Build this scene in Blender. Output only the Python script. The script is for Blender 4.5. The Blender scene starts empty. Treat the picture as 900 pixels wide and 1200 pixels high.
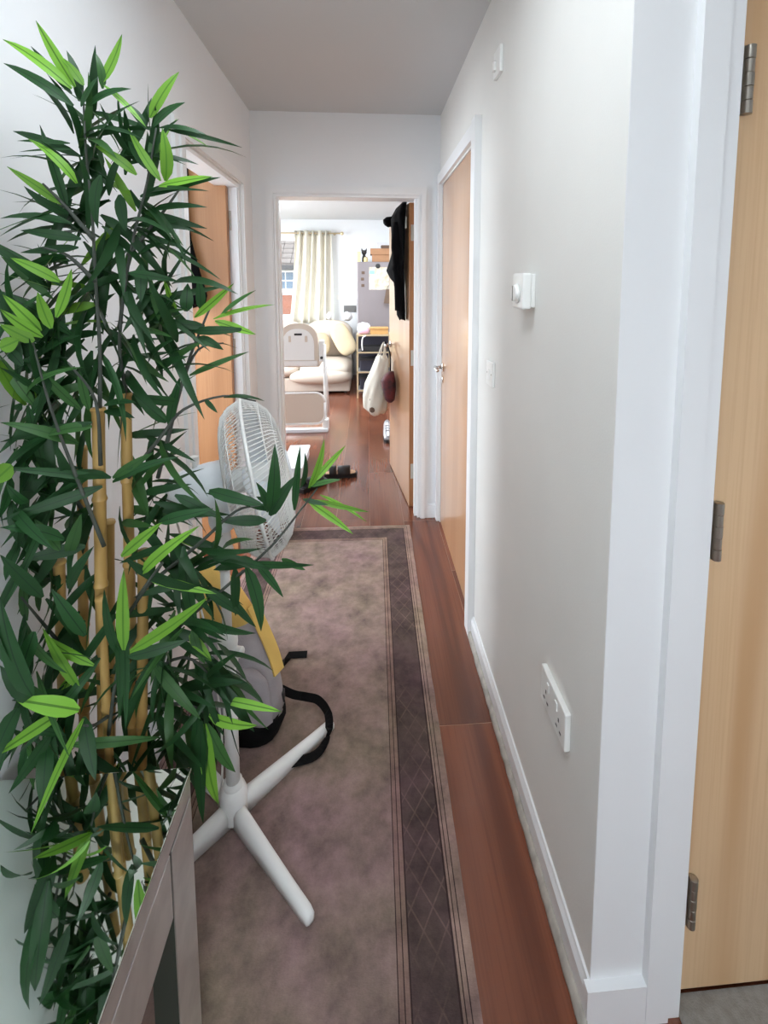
import bpy, bmesh, math, random
from mathutils import Vector, Matrix
random.seed(7)
sc = bpy.context.scene
COL = sc.collection

# ------------------------------------------------------------------ camera
CAM = Vector((0.0, 0.0, 1.48))
R0 = Vector((0.9973388878839885, -0.07290441458354897, 0.0002984100519124341))
R1 = Vector((-0.00719984632004493, -0.10256601449792457, -0.9947001432004418))
R2 = Vector((0.0725486383559113, 0.9920509860910585, -0.10281797541510752))
FPX, CX, CY = 580.0, 472.78, 391.2
cd = bpy.data.cameras.new('camera')
cam = bpy.data.objects.new('camera', cd)
COL.objects.link(cam)
cam.matrix_world = Matrix(((R0[0], -R1[0], -R2[0], CAM[0]), (R0[1], -R1[1], -R2[1], CAM[1]),
                           (R0[2], -R1[2], -R2[2], CAM[2]), (0, 0, 0, 1)))
cd.sensor_fit = 'VERTICAL'
cd.sensor_height = 36.0
cd.sensor_width = 27.0
cd.lens = FPX / 1200.0 * 36.0
cd.shift_x = (450 - CX) / 1200.0
cd.shift_y = (CY - 600) / 1200.0
cd.clip_start = 0.05
sc.camera = cam

# ------------------------------------------------------------------ world, light, exposure
w = bpy.data.worlds.new('overcast_sky')
sc.world = w
w.use_nodes = True
bg = w.node_tree.nodes['Background']
bg.inputs[0].default_value = (0.88, 0.94, 1.0, 1)
bg.inputs[1].default_value = 3.0
sc.view_settings.view_transform = 'Standard'
sc.view_settings.look = 'None'
sc.view_settings.gamma = 1.0
sc.view_settings.use_curve_mapping = False
sc.view_settings.exposure = 1.5
sc.cycles.max_bounces = 10
sc.cycles.diffuse_bounces = 6
sc.cycles.sample_clamp_indirect = 6.0


def area(name, loc, direction, sx, sy, energy, color=(1, 1, 1), portal=False):
    l = bpy.data.lights.new(name, 'AREA')
    l.shape = 'RECTANGLE'
    l.size = sx
    l.size_y = sy
    l.energy = energy
    l.color = color
    o = bpy.data.objects.new(name, l)
    COL.objects.link(o)
    o.location = loc
    o.rotation_euler = Vector(direction).to_track_quat('-Z', 'Y').to_euler()
    if portal:
        l.cycles.is_portal = True
    return o


E_HALL, E_ROOM, E_LIV, E_FILL = 2.5, 25.0, 42.0, 4.6
area('front_door_daylight', (0.25, -1.78, 1.45), (0, 1, 0), 0.9, 1.1, E_HALL, (0.80, 0.91, 1.0))
area('bedroom_window_daylight', (-2.42, 2.0, 1.5), (1, 0, 0), 1.0, 1.2, E_ROOM, (0.80, 0.91, 1.0))
area('living_side_window_daylight', (-2.40, 5.75, 1.55), (1, 0, -0.7), 2.0, 1.6, E_LIV, (0.86, 0.94, 1.0))
area('hall_fill_light', (-0.08, 0.62, 2.395), (0, 0, -1), 0.2, 1.3, E_FILL, (0.86, 0.94, 1.0))  # fill light added out of view to brighten the corridor walls
area('living_fill_light', (0.30, 5.6, 2.40), (0, 0, -1), 0.14, 0.14, 17.0, (0.86, 0.94, 1.0))  # fill added below the round ceiling fitting to brighten the living-room floor
area('living_window_portal', (-1.35, 7.96, 1.55), (0, -1, 0), 1.7, 1.3, 1, portal=True)


# ------------------------------------------------------------------ helpers
def ray(u, v):
    return R0 * ((u - CX) / FPX) + R1 * ((v - CY) / FPX) + R2


def at(u, v, Y):
    d = ray(u, v)
    return CAM + d * (Y / d[1])


def setp(o, label=None, cat=None, group=None, kind=None):
    if label: o['label'] = label
    if cat: o['category'] = cat
    if group: o['group'] = group
    if kind: o['kind'] = kind
    return o


def empty(name, loc, label, cat, group=None, kind=None):
    o = bpy.data.objects.new(name, None)
    COL.objects.link(o)
    o.location = loc
    o.empty_display_size = 0.05
    return setp(o, label, cat, group, kind)


def world_loc(o):
    l = Vector(o.location)
    p = o.parent
    while p:
        l = l + Vector(p.location)
        p = p.parent
    return l


def link(name, me, mat, parent=None, smooth=False):
    if mat and not me.materials:
        me.materials.append(mat)
    o = bpy.data.objects.new(name, me)
    COL.objects.link(o)
    if smooth:
        for p in me.polygons:
            p.use_smooth = True
    if parent:
        o.parent = parent
    return o


class MB:
    """collects shapes in world coordinates, builds one mesh object with its origin at its centre"""
    def __init__(s):
        s.v, s.f, s.sm = [], [], []

    def add(s, vs, fs, smooth=False):
        n = len(s.v)
        s.v += [Vector(p) for p in vs]
        s.f += [tuple(i + n for i in f) for f in fs]
        s.sm += [smooth] * len(fs)
        return s

    def box(s, x0, x1, y0, y1, z0, z1, b=0.0, M=None):
        if b <= 0:
            vs = [(x0, y0, z0), (x1, y0, z0), (x1, y1, z0), (x0, y1, z0), (x0, y0, z1), (x1, y0, z1), (x1, y1, z1), (x0, y1, z1)]
            fs = [(0, 3, 2, 1), (4, 5, 6, 7), (0, 1, 5, 4), (1, 2, 6, 5), (2, 3, 7, 6), (3, 0, 4, 7)]
        else:
            bm = bmesh.new()
            bmesh.ops.create_cube(bm, size=1)
            for v in bm.verts:
                v.co = Vector(((x0 + x1) / 2 + v.co.x * (x1 - x0), (y0 + y1) / 2 + v.co.y * (y1 - y0), (z0 + z1) / 2 + v.co.z * (z1 - z0)))
            bmesh.ops.bevel(bm, geom=bm.edges[:], offset=b, segments=2, profile=0.5, affect='EDGES')
            bm.verts.index_update()
            vs = [v.co.copy() for v in bm.verts]
            fs = [tuple(v.index for v in f.verts) for f in bm.faces]
            bm.free()
        if M is not None:
            vs = [M @ Vector(p) for p in vs]
        return s.add(vs, fs)

    def tube(s, pts, r, n=8, cap=True, flat=1.0):
        pts = [Vector(p) for p in pts]
        rs = r if isinstance(r, (list, tuple)) else [r] * len(pts)
        vs, fs = [], []
        t0 = (pts[1] - pts[0]).normalized()
        ref = Vector((0, 0, 1)) if abs(t0.z) < 0.9 else Vector((1, 0, 0))
        nrm = (ref - t0 * ref.dot(t0)).normalized()
        for i, p in enumerate(pts):
            t = (pts[min(i + 1, len(pts) - 1)] - pts[max(i - 1, 0)]).normalized()
            nrm = (nrm - t * nrm.dot(t))
            nrm = nrm.normalized() if nrm.length > 1e-6 else t.orthogonal().normalized()
            bi = t.cross(nrm)
            for k in range(n):
                a = 2 * math.pi * k / n
                vs.append(p + (nrm * math.cos(a) * flat + bi * math.sin(a)) * rs[i])
        for i in range(len(pts) - 1):
            for k in range(n):
                k2 = (k + 1) % n
                fs.append((i * n + k, i * n + k2, (i + 1) * n + k2, (i + 1) * n + k))
        if cap:
            fs.append(tuple(range(n - 1, -1, -1)))
            fs.append(tuple((len(pts) - 1) * n + k for k in range(n)))
        return s.add(vs, fs, True)

    def lathe(s, prof, base=(0, 0, 0), axis=(0, 0, 1), n=24, cap=True):
        """prof: list of (radius, height along axis)"""
        ax = Vector(axis).normalized()
        u = ax.orthogonal().normalized()
        v = ax.cross(u)
        B = Vector(base)
        vs, fs = [], []
        pr, skip = [], set()
        for i, q in enumerate(prof):
            pr.append(q)
            if 0 < i < len(prof) - 1:
                d0 = Vector((q[0] - prof[i - 1][0], q[1] - prof[i - 1][1]))
                d1 = Vector((prof[i + 1][0] - q[0], prof[i + 1][1] - q[1]))
                if d0.length > 1e-9 and d1.length > 1e-9 and d0.angle(d1) > 0.6:
                    skip.add(len(pr) - 1)
                    pr.append(q)
        prof = pr
        for r, h in prof:
            for k in range(n):
                a = 2 * math.pi * k / n
                vs.append(B + ax * h + (u * math.cos(a) + v * math.sin(a)) * r)
        m = len(prof)
        for i in range(m - 1):
            if i in skip: continue
            for k in range(n):
                k2 = (k + 1) % n
                fs.append((i * n + k, i * n + k2, (i + 1) * n + k2, (i + 1) * n + k))
        if cap:
            fs.append(tuple(range(n - 1, -1, -1)))
            fs.append(tuple((m - 1) * n + k for k in range(n)))
        return s.add(vs, fs, True)

    def prism(s, poly, axis, a, b):
        """poly: 2D outline; extruded along axis index from a to b"""
        def P(p, c):
            q = list(p)
            q.insert(axis, c)
            return Vector(q)
        n = len(poly)
        vs = [P(p, a) for p in poly] + [P(p, b) for p in poly]
        fs = [tuple(range(n)), tuple(range(2 * n - 1, n - 1, -1))]
        fs += [(i, i + n, (i + 1) % n + n, (i + 1) % n) for i in range(n)]
        return s.add(vs, fs)

    def loft(s, rings, cap=True):
        n = len(rings[0])
        vs = [p for r in rings for p in r]
        fs = []
        for i in range(len(rings) - 1):
            for k in range(n):
                k2 = (k + 1) % n
                fs.append((i * n + k, i * n + k2, (i + 1) * n + k2, (i + 1) * n + k))
        if cap:
            fs.append(tuple(range(n - 1, -1, -1)))
            fs.append(tuple((len(rings) - 1) * n + k for k in range(n)))
        return s.add(vs, fs, True)

    def ribbon(s, pts, width_dirs, w, t):
        """flat strap: pts centre line, width_dirs per point, w width, t thickness"""
        rings = []
        for i, p in enumerate(pts):
            p = Vector(p)
            tg = (Vector(pts[min(i + 1, len(pts) - 1)]) - Vector(pts[max(i - 1, 0)])).normalized()
            wd = Vector(width_dirs[i] if isinstance(width_dirs, list) else width_dirs)
            wd = (wd - tg * wd.dot(tg)).normalized()
            nn = tg.cross(wd)
            rings.append([p + wd * w / 2 + nn * t / 2, p - wd * w / 2 + nn * t / 2, p - wd * w / 2 - nn * t / 2, p + wd * w / 2 - nn * t / 2])
        n0 = len(s.f)
        s.loft(rings)
        for i in range(n0, len(s.f)):
            s.sm[i] = False
        return s

    def cushion(s, c, sx, sy, sz, rot=None, e=2.6, nu=20, nv=12, e2=2.2):
        """superellipsoid pillow / rounded block"""
        c = Vector(c)
        def sg(x, p):
            return math.copysign(abs(x) ** p, x)
        rings = []
        for j in range(nv + 1):
            ph = -math.pi / 2 + math.pi * j / nv
            r = max(sg(math.cos(ph), 2 / e2), 1e-3)
            z = sg(math.sin(ph), 2 / e2)
            ring = []
            for i in range(nu):
                th = 2 * math.pi * i / nu
                p = Vector((sg(math.cos(th), 2 / e) * r * sx, sg(math.sin(th), 2 / e) * r * sy, z * sz))
                if rot is not None:
                    p = rot @ p
                ring.append(c + p)
            rings.append(ring)
        return s.loft(rings)

    def build(s, name, mat, parent=None, origin=None):
        if origin is None:
            lo = Vector((min(p[i] for p in s.v) for i in range(3)))
            hi = Vector((max(p[i] for p in s.v) for i in range(3)))
            origin = (lo + hi) / 2
        origin = Vector(origin)
        me = bpy.data.meshes.new(name)
        me.from_pydata([p - origin for p in s.v], [], s.f)
        me.polygons.foreach_set('use_smooth', s.sm)
        me.update()
        o = link(name, me, mat, parent)
        o.location = origin - (world_loc(parent) if parent else Vector((0, 0, 0)))
        return o


def spline(pts, n=6):
    """Catmull-Rom through points"""
    pts = [Vector(p) for p in pts]
    P = [pts[0] * 2 - pts[1]] + pts + [pts[-1] * 2 - pts[-2]]
    out = []
    for i in range(1, len(P) - 2):
        for k in range(n):
            t = k / n
            a, b, c, d = P[i - 1], P[i], P[i + 1], P[i + 2]
            out.append(0.5 * ((2 * b) + (c - a) * t + (2 * a - 5 * b + 4 * c - d) * t * t + (3 * b - a - 3 * c + d) * t ** 3))
    out.append(pts[-1])
    return out


# ------------------------------------------------------------------ materials
def S(r, g, b):
    def f(c):
        c /= 255.0
        return c / 12.92 if c <= 0.04045 else ((c + 0.055) / 1.055) ** 2.4
    return (f(r), f(g), f(b), 1)


def mat(name, col, rough=0.6, metal=0.0, spec=0.5, noise=0.0, nscale=8.0, bump=0.0, bscale=60.0, col2=None, trans=0.0, stretch=None, sheen=0.0):
    m = bpy.data.materials.new(name)
    m.use_nodes = True
    nt = m.node_tree
    p = nt.nodes['Principled BSDF']
    p.inputs['Base Color'].default_value = col
    p.inputs['Roughness'].default_value = rough
    p.inputs['Metallic'].default_value = metal
    p.inputs['Specular IOR Level'].default_value = spec
    if sheen:
        p.inputs['Sheen Weight'].default_value = sheen
    tc = nt.nodes.new('ShaderNodeTexCoord')
    mp = nt.nodes.new('ShaderNodeMapping')
    nt.links.new(tc.outputs['Object'], mp.inputs[0])
    if stretch:
        mp.inputs['Scale'].default_value = stretch
    if noise > 0 or col2:
        n = nt.nodes.new('ShaderNodeTexNoise')
        n.inputs['Scale'].default_value = nscale
        n.inputs['Detail'].default_value = 5
        nt.links.new(mp.outputs[0], n.inputs['Vector'])
        mix = nt.nodes.new('ShaderNodeMix')
        mix.data_type = 'RGBA'
        c2 = col2 or tuple(c * (1 - noise) for c in col[:3]) + (1,)
        mix.inputs['A'].default_value = col
        mix.inputs['B'].default_value = c2
        rp = nt.nodes.new('ShaderNodeValToRGB')
        rp.color_ramp.elements[0].position = 0.35
        rp.color_ramp.elements[1].position = 0.65
        nt.links.new(n.outputs['Fac'], rp.inputs[0])
        nt.links.new(rp.outputs[0], mix.inputs['Factor'])
        nt.links.new(mix.outputs['Result'], p.inputs['Base Color'])
    if bump > 0:
        n2 = nt.nodes.new('ShaderNodeTexNoise')
        n2.inputs['Scale'].default_value = bscale
        n2.inputs['Detail'].default_value = 4
        nt.links.new(mp.outputs[0], n2.inputs['Vector'])
        bp = nt.nodes.new('ShaderNodeBump')
        bp.inputs['Strength'].default_value = bump
        bp.inputs['Distance'].default_value = 0.01
        nt.links.new(n2.outputs['Fac'], bp.inputs['Height'])
        nt.links.new(bp.outputs[0], p.inputs['Normal'])
    if trans > 0:
        p.inputs['Transmission Weight'].default_value = trans
    return m


def wood(name, c1, c2, c3, axis='Z', rough=0.35, scale=1.0, spec=0.5, distort=2.2, randomise=False, coat=0.0, figure=0.9):
    """flat-sawn timber: long cathedral figure from distorted rings plus fine pores along one axis"""
    m = bpy.data.materials.new(name)
    m.use_nodes = True
    nt = m.node_tree
    p = nt.nodes['Principled BSDF']
    p.inputs['Roughness'].default_value = rough
    p.inputs['Specular IOR Level'].default_value = spec
    p.inputs['Coat Weight'].default_value = coat
    p.inputs['Coat Roughness'].default_value = 0.13
    tc = nt.nodes.new('ShaderNodeTexCoord')
    vec = tc.outputs['Object']
    if randomise:
        oi = nt.nodes.new('ShaderNodeObjectInfo')
        ad = nt.nodes.new('ShaderNodeVectorMath')
        ad.operation = 'ADD'
        sc_ = nt.nodes.new('ShaderNodeVectorMath')
        sc_.operation = 'SCALE'
        sc_.inputs[0].default_value = (3.1, 7.7, 5.3)
        nt.links.new(oi.outputs['Random'], sc_.inputs['Scale'])
        nt.links.new(vec, ad.inputs[0])
        nt.links.new(sc_.outputs[0], ad.inputs[1])
        vec = ad.outputs[0]
    mp = nt.nodes.new('ShaderNodeMapping')
    nt.links.new(vec, mp.inputs[0])
    big = {'Z': (6, 6, 0.55), 'Y': (6, 0.55, 6)}[axis]
    fine = {'Z': (160, 160, 3.0), 'Y': (160, 3.0, 160)}[axis]
    mp.inputs['Scale'].default_value = tuple(b * scale for b in big)
    nz = nt.nodes.new('ShaderNodeTexNoise')
    nz.inputs['Scale'].default_value = 1.0
    nz.inputs['Detail'].default_value = 2.0
    nz.inputs['Roughness'].default_value = 0.4
    nz.inputs['Distortion'].default_value = 0.2
    nt.links.new(mp.outputs[0], nz.inputs['Vector'])
    ml = nt.nodes.new('ShaderNodeMath')
    ml.operation = 'MULTIPLY'
    ml.inputs[1].default_value = distort * 18
    nt.links.new(nz.outputs['Fac'], ml.inputs[0])
    sn = nt.nodes.new('ShaderNodeMath')
    sn.operation = 'SINE'
    nt.links.new(ml.outputs[0], sn.inputs[0])
    r1 = nt.nodes.new('ShaderNodeValToRGB')
    r1.color_ramp.elements[0].position = 0.0
    r1.color_ramp.elements[0].color = c1
    r1.color_ramp.elements[1].position = 1.0
    r1.color_ramp.elements[1].color = c2
    mr = nt.nodes.new('ShaderNodeMapRange')
    mr.inputs['From Min'].default_value = -1
    mr.inputs['From Max'].default_value = 1
    nt.links.new(sn.outputs[0], mr.inputs['Value'])
    pw = nt.nodes.new('ShaderNodeMath')
    pw.operation = 'POWER'
    pw.inputs[1].default_value = 2.5
    nt.links.new(mr.outputs[0], pw.inputs[0])
    mf = nt.nodes.new('ShaderNodeMath')
    mf.operation = 'MULTIPLY'
    mf.inputs[1].default_value = figure
    nt.links.new(pw.outputs[0], mf.inputs[0])
    nt.links.new(mf.outputs[0], r1.inputs[0])
    mp2 = nt.nodes.new('ShaderNodeMapping')
    mp2.inputs['Scale'].default_value = fine
    nt.links.new(vec, mp2.inputs[0])
    nf = nt.nodes.new('ShaderNodeTexNoise')
    nf.inputs['Scale'].default_value = 1.0
    nf.inputs['Detail'].default_value = 3.0
    nt.links.new(mp2.outputs[0], nf.inputs['Vector'])
    r2 = nt.nodes.new('ShaderNodeValToRGB')
    r2.color_ramp.elements[0].position = 0.45
    r2.color_ramp.elements[1].position = 0.75
    r2.color_ramp.elements[0].color = (0, 0, 0, 1)
    r2.color_ramp.elements[1].color = (0.55, 0.55, 0.55, 1)
    nt.links.new(nf.outputs['Fac'], r2.inputs[0])
    mix = nt.nodes.new('ShaderNodeMix')
    mix.data_type = 'RGBA'
    nt.links.new(r2.outputs[0], mix.inputs['Factor'])
    nt.links.new(r1.outputs[0], mix.inputs['A'])
    mix.inputs['B'].default_value = c3
    out = mix.outputs['Result']
    if randomise:
        hs = nt.nodes.new('ShaderNodeHueSaturation')
        mr2 = nt.nodes.new('ShaderNodeMapRange')
        mr2.inputs['To Min'].default_value = 0.82
        mr2.inputs['To Max'].default_value = 1.15
        nt.links.new(oi.outputs['Random'], mr2.inputs['Value'])
        nt.links.new(mr2.outputs[0], hs.inputs['Value'])
        nt.links.new(out, hs.inputs['Color'])
        out = hs.outputs[0]
    nt.links.new(out, p.inputs['Base Color'])
    return m


MT = {}
MT['wall'] = mat('wall_paint', S(236, 238, 240), 0.85, noise=0.03, nscale=1.5, bump=0.06, bscale=220)
MT['wall_r'] = mat('wall_paint_warm_grey', S(231, 230, 226), 0.85, noise=0.05, nscale=2.0, bump=0.06, bscale=220)
MT['ceil'] = mat('ceiling_paint', S(206, 208, 209), 0.9, noise=0.02, nscale=1.0)
MT['white'] = mat('white_gloss_paint', S(236, 237, 238), 0.35, noise=0.015, nscale=3, spec=0.4)
MT['bead'] = mat('dirty_beading', S(190, 184, 174), 0.6, noise=0.35, nscale=25, stretch=(1, 1, 1))
MT['carpet'] = mat('grey_carpet', S(150, 146, 140), 0.95, noise=0.2, nscale=60, bump=0.3, bscale=300)
MT['oak'] = wood('oak_veneer', S(220, 186, 146), S(194, 150, 106), S(204, 164, 122), 'Z', rough=0.32, distort=1.3, figure=0.75)
MT['oak2'] = wood('oak_veneer_gloss', S(190, 144, 104), S(168, 120, 80), S(172, 126, 86), 'Z', rough=0.35, distort=0.7, figure=0.6, coat=0.9)
MT['oak_shaded'] = wood('oak_veneer_shaded', S(178, 128, 86), S(156, 106, 66), S(160, 110, 70), 'Z', rough=0.4, distort=0.8, figure=0.6)  # same oak veneer, the side room's shade worked into a darker colour
MT['oakedge'] = wood('oak_edge', S(160, 104, 58), S(140, 88, 48), S(130, 80, 42), 'Z', rough=0.4, distort=0.6)
MT['plank'] = wood('dark_wood_plank', S(124, 71, 49), S(92, 49, 34), S(86, 46, 32), 'Y', rough=0.24, distort=1.2, randomise=True, spec=0.5, figure=0.8, coat=0.25)
MT['gap'] = mat('plank_joint', S(170, 128, 104), 0.8)
MT['steel'] = mat('brushed_nickel', S(176, 170, 160), 0.28, metal=1.0)
MT['chrome'] = mat('chrome', S(210, 208, 205), 0.12, metal=1.0)
MT['plastic'] = mat('white_plastic', S(238, 238, 235), 0.35)
MT['plastic_c'] = mat('cream_plastic', S(214, 200, 184), 0.4)
MT['plastic_cool'] = mat('cool_white_plastic', S(238, 243, 248), 0.3)
MT['grey'] = mat('grey_plastic', S(120, 118, 116), 0.5)
MT['dark'] = mat('dark_plastic', S(38, 37, 38), 0.5)
MT['black'] = mat('black_cloth', S(11, 11, 13), 1.0, spec=0.15, noise=0.3, nscale=14, bump=0.4, bscale=25)
MT['strap'] = mat('black_webbing', S(12, 11, 12), 0.9, spec=0.2, bump=0.3, bscale=400)
MT['navy'] = mat('dark_navy', S(44, 43, 56), 0.6)
MT['mirror'] = mat('mirror_glass', (0.74, 0.82, 0.75, 1), 0.02, metal=1.0)
MT['mirror2'] = mat('antiqued_mirror', (0.86, 0.86, 0.83, 1), 0.42, metal=1.0, noise=0.12, nscale=18)
MT['joint'] = mat('mirror_joint', S(62, 66, 58), 0.5)
MT['cane'] = mat('bamboo_cane', S(200, 164, 98), 0.45, noise=0.3, nscale=9, col2=S(162, 122, 64), stretch=(1, 1, 0.4))
MT['twig'] = mat('grey_green_twig', S(78, 84, 76), 0.7, noise=0.3, nscale=30)
MT['pot'] = mat('black_pot', S(34, 33, 32), 0.6)
MT['soil'] = mat('brown_moss', S(92, 80, 66), 1.0, noise=0.5, nscale=40, bump=1.0, bscale=60)
MT['bagyellow'] = mat('mustard_cloth', S(238, 200, 112), 0.85, noise=0.12, nscale=9, bump=0.2, bscale=250)
MT['baggrey'] = mat('grey_felt', S(166, 160, 163), 0.95, noise=0.12, nscale=20, bump=0.25, bscale=300)
MT['curtain'] = mat('cream_curtain', S(226, 222, 208), 0.9, noise=0.04, nscale=5, bump=0.1, bscale=200)
MT['sofa'] = mat('cream_leather', S(200, 187, 173), 0.5, noise=0.06, nscale=5)
MT['pillow'] = mat('beige_cushion', S(198, 180, 148), 0.8, noise=0.08, nscale=9)
MT['fridge'] = mat('silver_fridge', S(146, 138, 140), 0.38, metal=0.35, noise=0.05, nscale=2)
MT['paper'] = mat('white_paper', S(232, 233, 236), 0.8)
MT['paper2'] = mat('printed_sheet', S(222, 218, 208), 0.8, noise=0.3, nscale=16, col2=S(190, 176, 150))
MT['blue'] = mat('pale_blue_print', S(150, 190, 215), 0.7)
MT['card'] = mat('cardboard', S(176, 132, 98), 0.85, noise=0.1, nscale=5)
MT['card2'] = mat('tan_wood_box', S(196, 150, 92), 0.7, noise=0.12, nscale=8)
MT['brown'] = mat('brown_cloth', S(112, 92, 78), 0.9, noise=0.2, nscale=12)
MT['gold'] = mat('pale_gold_metal', S(214, 196, 160), 0.35, metal=0.7)
MT['canvas'] = mat('cream_canvas', S(226, 220, 206), 0.9, noise=0.06, nscale=8, bump=0.3, bscale=18)
MT['maroon'] = mat('maroon_bag', S(104, 40, 44), 0.7, noise=0.5, nscale=16, col2=S(40, 24, 30))
MT['pink'] = mat('pink_packet', S(214, 170, 190), 0.6)
MT['yellowish'] = mat('pale_yellow_card', S(232, 214, 160), 0.7)
MT['brick'] = mat('pale_brick', S(126, 78, 60), 0.9, noise=0.15, nscale=3)
MT['rooftile'] = mat('grey_brown_tile', S(92, 84, 80), 0.9, noise=0.2, nscale=2)
MT['render'] = mat('white_render', S(236, 232, 226), 0.9)
MT['pane'] = mat('blue_pane', S(74, 90, 106), 0.3)
MT['gutter'] = mat('dark_gutter', S(46, 44, 44), 0.6)
MT['tan'] = mat('tan_insole', S(196, 156, 120), 0.7)
MT['sandal'] = mat('black_sandal', S(26, 22, 22), 0.6)
MT['silver'] = mat('silver_trim', S(180, 180, 184), 0.3, metal=0.6)
MT['tissue'] = mat('crumpled_white', S(240, 240, 240), 0.7, bump=0.8, bscale=14)

# clear glass
g = bpy.data.materials.new('window_glass')
g.use_nodes = True
gn = g.node_tree
gn.nodes.remove(gn.nodes['Principled BSDF'])
tr = gn.nodes.new('ShaderNodeBsdfTransparent')
tr.inputs[0].default_value = (0.96, 0.98, 0.98, 1)
gl = gn.nodes.new('ShaderNodeBsdfGlossy')
gl.inputs['Roughness'].default_value = 0.02
mx = gn.nodes.new('ShaderNodeMixShader')
mx.inputs[0].default_value = 0.06
gn.links.new(tr.outputs[0], mx.inputs[1])
gn.links.new(gl.outputs[0], mx.inputs[2])
gn.links.new(mx.outputs[0], gn.nodes['Material Output'].inputs[0])
MT['glass'] = g


def leaf_mat(name, c, rib, ribw, rough=0.45):
    m = bpy.data.materials.new(name)
    m.use_nodes = True
    nt = m.node_tree
    p = nt.nodes['Principled BSDF']
    p.inputs['Roughness'].default_value = rough
    p.inputs['Specular IOR Level'].default_value = 0.35
    tc = nt.nodes.new('ShaderNodeTexCoord')
    sx = nt.nodes.new('ShaderNodeSeparateXYZ')
    nt.links.new(tc.outputs['Object'], sx.inputs[0])
    ab = nt.nodes.new('ShaderNodeMath')
    ab.operation = 'ABSOLUTE'
    nt.links.new(sx.outputs['X'], ab.inputs[0])
    lt = nt.nodes.new('ShaderNodeMath')
    lt.operation = 'LESS_THAN'
    lt.inputs[1].default_value = ribw
    nt.links.new(ab.outputs[0], lt.inputs[0])
    oi = nt.nodes.new('ShaderNodeObjectInfo')
    hs = nt.nodes.new('ShaderNodeHueSaturation')
    hs.inputs['Color'].default_value = c
    mr = nt.nodes.new('ShaderNodeMapRange')
    mr.inputs['To Min'].default_value = 0.75
    mr.inputs['To Max'].default_value = 1.3
    nt.links.new(oi.outputs['Random'], mr.inputs['Value'])
    nt.links.new(mr.outputs[0], hs.inputs['Value'])
    mix = nt.nodes.new('ShaderNodeMix')
    mix.data_type = 'RGBA'
    mix.inputs['B'].default_value = rib
    nt.links.new(lt.outputs[0], mix.inputs['Factor'])
    nt.links.new(hs.outputs[0], mix.inputs['A'])
    nt.links.new(mix.outputs['Result'], p.inputs['Base Color'])
    out = nt.nodes['Material Output']
    tl = nt.nodes.new('ShaderNodeBsdfTranslucent')
    nt.links.new(mix.outputs['Result'], tl.inputs[0])
    ms = nt.nodes.new('ShaderNodeMixShader')
    ms.inputs[0].default_value = 0.22
    nt.links.new(p.outputs[0], ms.inputs[1])
    nt.links.new(tl.outputs[0], ms.inputs[2])
    nt.links.new(ms.outputs[0], out.inputs[0])
    return m


LEAF = {
    'd': leaf_mat('leaf_dark_green', S(40, 80, 42), S(30, 62, 36), 0.0006),
    'm': leaf_mat('leaf_mid_green', S(64, 108, 54), S(50, 88, 44), 0.0008),
    'l': leaf_mat('leaf_lime_green', S(124, 178, 62), S(88, 138, 44), 0.0010),
}


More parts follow.
